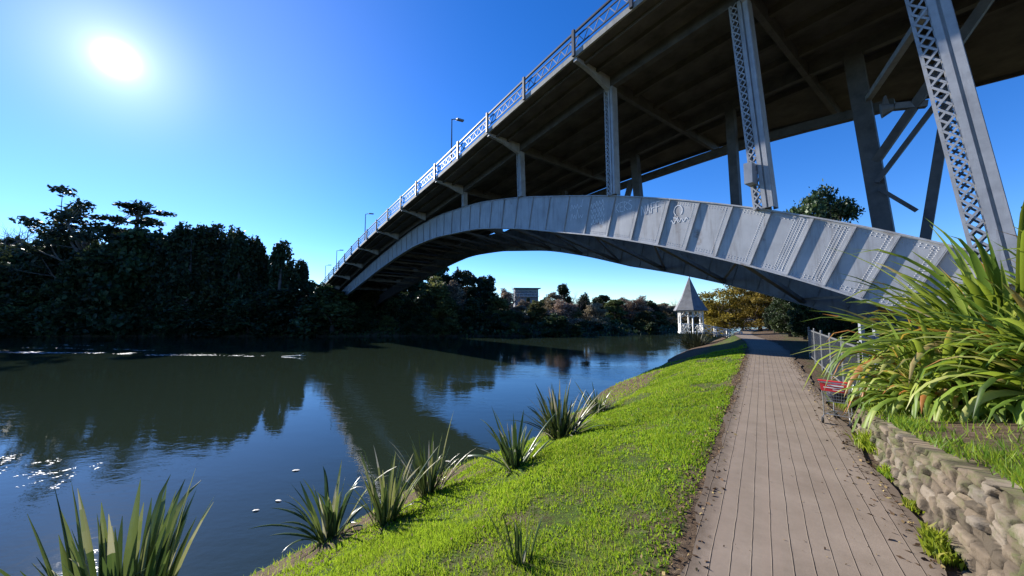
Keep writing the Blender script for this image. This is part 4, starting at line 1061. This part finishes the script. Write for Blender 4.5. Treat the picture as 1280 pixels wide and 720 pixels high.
for i in range(2):                                          # leafless
    r = np.random.default_rng(350+i); b = MB()
    b.tube([(0, 0, -.6), (0, 0, 1.5), (.1, 0, 3)], [.3, .22, .17], 7)
    for k in range(7): a = k*.95+r.random()*.4; branch(b, (.05, 0, 1.9+k*.18), (math.cos(a)*.8, math.sin(a)*.8, 1.), 3.0, .17, 3, r, .28, 4)
    z_ = max(v[2] for v in b.v); b.v = [(x, y, z*10/z_) for x, y, z in b.v]
    proto('bare', i, None, b, 'bare tree', None, 'greybark')
for i in range(2):
    r = np.random.default_rng(360+i); b = MB(); tips = []
    b.tube([(0, 0, -.6), (.1, 0, 1.4), (0, .1, 3)], [.36, .28, .2], 8)
    for k in range(9): a = k*.75+r.random()*.4; branch(b, (.05, 0, 1.3+k*.22), (math.cos(a), math.sin(a), .75), 3.2, .13, 2, r, .25, 3, tips)
    bl = [(x, y, min(z, 9.3), .8+.4*r.random(), .8+.4*r.random(), .6) for x, y, z in tips[::2]] + [(math.cos(k*.55)*r.uniform(1,3.2), math.sin(k*.55)*r.uniform(1,3.2), r.uniform(.6,5), 1.3, 1.3, 1.) for k in range(22)]
    z_ = max(q[2] for q in bl); bl = [(q[0], q[1], q[2]*9.2/z_, q[3], q[4], q[5]) for q in bl]
    proto('golden', i, leaf_cloud(bl, 15000, .15, r, shell=.2), b, 'golden tree', 'golden')

# undergrowth carpeting the far slope
ug = np.random.default_rng(777); n = 60000
ux = ug.uniform(-185, 75, n); uy = 82 + ug.random(n)**1.4*55; df_ = sdist(ux, uy, far_line); kk = df_ > .1; ux, uy = ux[kk], uy[kk]; n = len(ux)
uz = height(ux, uy) + np.abs(ug.normal(0, .55, n))*(1.1 + .8*fbm(ux*.25, uy*.25, 91))
c_ = np.stack([ux, uy, uz], -1); u_ = ug.normal(size=(n, 3)); u_ /= np.linalg.norm(u_, axis=1)[:, None]; w_ = np.cross(u_, ug.normal(size=(n, 3))); w_ /= np.linalg.norm(w_, axis=1)[:, None]
s_ = ug.uniform(.25, .6, n)[:, None]
tag(mesh_np('undergrowth', np.stack([c_-u_*s_, c_+w_*s_*.6, c_+u_*s_, c_-w_*s_*.6], 1).reshape(-1, 3), np.arange(4*n).reshape(-1, 4), M['dense'], attr={'rnd': ug.random(n)}), kind='stuff')

used = {}; GUM_ROT = 3.0
TR = np.random.default_rng(900)
NAMES = {'dense': 'evergreen_tree', 'round': 'round_tree', 'olive': 'leafy_tree', 'brown': 'brown_tree', 'cypress': 'cypress_tree', 'gum': 'gum_tree', 'cedar': 'cedar_tree', 'bare': 'bare_tree', 'golden': 'golden_tree'}
def tree(kind, px, ytop, dep_, label, group=None, wide=1., base=None, rot=None):
    """a tree whose foot stands on the ground at that depth and whose top reaches the sight line"""
    r = ray(px, ytop); x = r[0]/r[1]*dep_; y = dep_; zt = CZ + r[2]/r[1]*dep_
    z0 = H(x, y) if base is None else base
    hgt = max(1.5, zt - z0); k = used.get(kind, 0); used[kind] = k+1
    src = PROTO[kind][k % len(PROTO[kind])]
    e = src if k < len(PROTO[kind]) else copy_tree(src)
    e.location = (x, y, z0); e.rotation_euler = (0, 0, TR.uniform(0, 6.28) if rot is None else rot); s = hgt/10
    e.scale = (s*wide, s*wide, s)
    cat = 'tree'; tag(e, label, cat, group); return e
GW = 'trees of the wood on the far bank'
LB0 = 'dark evergreen tree in the backlit wood on the far bank before the bridge'
tree('bare', 28, 258, 92, 'bare winter tree rising from the shaded wood, farthest from the bridge', wide=1.1)
tree('gum', 112, 238, 87, 'tall airy gum tree with sky showing through its crown', wide=1.1, rot=GUM_ROT)
tree('cedar', 172, 247, 92, 'flat layered cedar tree beside the airy gum tree', wide=1.15)
tree('dense', 178, 283, 88, LB0, GW, .85)
tree('dense', 150, 288, 88, LB0, GW, .8)
# dark wood, left of the bridge
LB = LB0
for px, y, d_, wd_ in ((-60, 290, 88, 1.), (-18, 300, 86, 1.), (20, 296, 94, 1.), (48, 296, 92, 1.05), (80, 300, 96, 1.), (140, 306, 94, 1.), (196, 290, 96, .95), (215, 300, 90, .8),
                       (280, 291, 92, .9), (292, 300, 98, .8), (328, 311, 92, .85), (345, 318, 97, .8), (372, 329, 95, .95), (388, 343, 96, 1.), (398, 352, 99, .9), (266, 310, 87, .7), (310, 322, 88, .8), (120, 305, 89, .9), (170, 305, 90, .9), (-110, 285, 95, 1.), (-150, 292, 92, 1.2), (-200, 286, 92, 1.3), (-260, 290, 92, 1.4), (60, 315, 88, .9), (95, 325, 86, .9), (236, 325, 87, .9), (350, 338, 89, .9), (8, 325, 86, 1)):
    tree('dense', px, y + (6 if px > 200 else 0), d_, LB, GW, wd_)
LC = 'dark columnar cypress tree in the backlit wood on the far bank before the bridge'
for px, y, d_ in ((228, 286, 88), (250, 290, 90), (240, 300, 87), (302, 294, 89), (352, 309, 90), (362, 318, 93), (66, 286, 95), (98, 292, 96), (200, 284, 97), (212, 292, 90), (268, 289, 91), (290, 286, 95), (322, 304, 91), (378, 332, 96)):
    tree('cypress', px, y - (5 if px > 215 else 0), d_ - 2.5, LC, GW, 1.0)
# shrubs in front
LS = 'low dark evergreen tree at the far water edge before the bridge'
for px in range(-70, 440, 26):
    tree('dense', px + TR.uniform(-8, 8), 366 + TR.uniform(-14, 16), 85.3 + TR.uniform(0, 3.0), LS, GW, 1.8)
# middle bank, under the arch
LM = 'green tree on the far bank seen under the bridge arch'; LMB = 'brown winter tree on the far bank seen under the bridge arch'; LMD = 'dark evergreen tree on the far bank seen under the bridge arch'
GM = 'trees on the far bank under the arch'
for kd, px, y, d_, wd_ in (('dense', 420, 368, 98, 1.), ('dense', 442, 366, 96, 1.), ('olive', 470, 352, 99, 1.), ('dense', 492, 344, 104, 1.), ('dense', 516, 338, 104, 1.1), ('olive', 540, 345, 97, 1.1), ('dense', 548, 332, 108, 1.), ('brown', 566, 352, 98, 1.), ('dense', 584, 340, 106, 1.),
                            ('dense', 604, 345, 104, .9), ('brown', 634, 360, 108, 1.), ('olive', 622, 372, 96, 1.2), ('brown', 650, 382, 97, 1.3), ('dense', 680, 374, 112, 1.), ('olive', 672, 384, 99, 1.3), ('brown', 692, 371, 106, 1.2), ('olive', 712, 384, 100, 1.4), ('brown', 705, 380, 97, 1.4),
                            ('dense', 752, 374, 118, 1.2), ('brown', 744, 386, 103, 1.4), ('olive', 768, 382, 110, 1.4), ('brown', 778, 379, 120, 1.3), ('brown', 796, 377, 116, 1.3), ('dense', 786, 384, 124, 1.3), ('dense', 812, 380, 122, 1.3), ('olive', 806, 392, 105, 1.6), ('brown', 828, 384, 124, 1.4), ('olive', 838, 388, 130, 1.5), ('olive', 822, 394, 114, 1.7),
                            ('dense', 500, 360, 94, 1.1), ('dense', 455, 378, 92, 1.2), ('dense', 530, 366, 93, 1.1), ('olive', 560, 376, 92, 1.2), ('dense', 590, 372, 94, 1.1), ('dense', 640, 390, 94, 1.4), ('brown', 860, 384, 135, 1.4), ('olive', 878, 380, 140, 1.4)):
    tree(kd, px, y - (2 if px < 660 else 5) + TR.uniform(-3, 2), d_, {'dense': LMD, 'olive': LM, 'brown': LMB}[kd], GM, wd_*1.35)
for px in range(430, 830, 26):
    kd = 'dense' if (px//26) % 3 else 'olive'
    tree(kd, px + TR.uniform(-8, 8), 398 + TR.uniform(-10, 8) + (px-430)*.01, 86.3 + max(0, px-700)*.075 + TR.uniform(0, 3), {'dense': 'low dark evergreen tree at the far water edge under the arch', 'olive': 'low green tree at the far water edge under the arch'}[kd], GM, 2.0)
LCA = 'dark cypress tree standing up from the far bank under the arch'
for px, y, d_, wd_ in ((572, 333, 104, 1.2), (614, 345, 106, 1.3), (704, 356, 110, 1.9), (732, 365, 112, 2.2), (660, 372, 130, 1.4)):
    tree('cypress', px, y, d_, LCA, GM, wd_)
tree('bare', 722, 362, 112, 'bare tree between two dark cypresses on the far bank', None, 1.)
tree('bare', 848, 366, 120, 'bare tree on the far bank beside the gazebo roof', None, 1.)
tree('brown', 654, 374, 128, 'round brown tree in front of the flat roofed house', None, 1.6)
tree('olive', 670, 375, 124, 'green tree in front of the flat roofed house', None, 1.5)
tree('bare', 640, 356, 118, 'bare tree beside the flat roofed house on the hill', None, 1.)
for px, y, d_, kd in ((672, 379, 170, 'dense'), (700, 381, 175, 'olive'), (730, 380, 180, 'dense'), (762, 382, 175, 'brown'), (790, 383, 185, 'dense'), (818, 384, 180, 'brown'), (842, 383, 185, 'dense'), (866, 380, 180, 'olive'), (888, 378, 190, 'dense')):
    tree(kd, px, y, d_, 'hazy small tree on the farthest rise upstream of the wood', 'trees on the farthest rise', 3.2)
# behind the bridge on this bank
tree('golden', 905, 354, 60, 'golden autumn tree nearest the gazebo', None, 1.25)
tree('golden', 948, 352, 54, 'golden autumn tree beside the path beyond the bridge', None, 1.2)
tree('brown', 985, 362, 47, 'brown autumn tree partly under the arch beside the golden trees', None, 1.1)
tree('bare', 925, 340, 62, 'bare tree among the golden autumn trees', None, .9)
LD = 'dark evergreen tree in the shade below the arch behind the fence'
for px, y, d_, wd_ in ((1020, 372, 46, 1.2), (1062, 380, 42, 1.2), (1105, 370, 40, 1.2), (1150, 360, 44, 1.2), (1000, 388, 52, 1.3), (1045, 392, 38, 1.4), (1090, 398, 34, 1.5), (1200, 370, 40, 1.3), (1012, 366, 31, 1.1), (1048, 372, 27, 1.1), (1085, 385, 25, 1.2), (992, 372, 38, 1.0), (1130, 390, 24, 1.3), (985, 362, 38, 1.15), (966, 378, 46, .9), (1004, 380, 34, 1.2)):
    tree('round', px, y, d_, LD, 'dark trees below the arch', wd_)
tree('round', 1016, 230, 66, 'big round dark tree rising above the arch', None, .78)
tree('olive', 1345, 195, 22, 'leafy tree at the edge of view beyond the flax', None, .8)
for kind, es in PROTO.items():
    for e in es[used.get(kind, 0):]:
        for c in list(e.children): bpy.data.objects.remove(c)
        bpy.data.objects.remove(e)
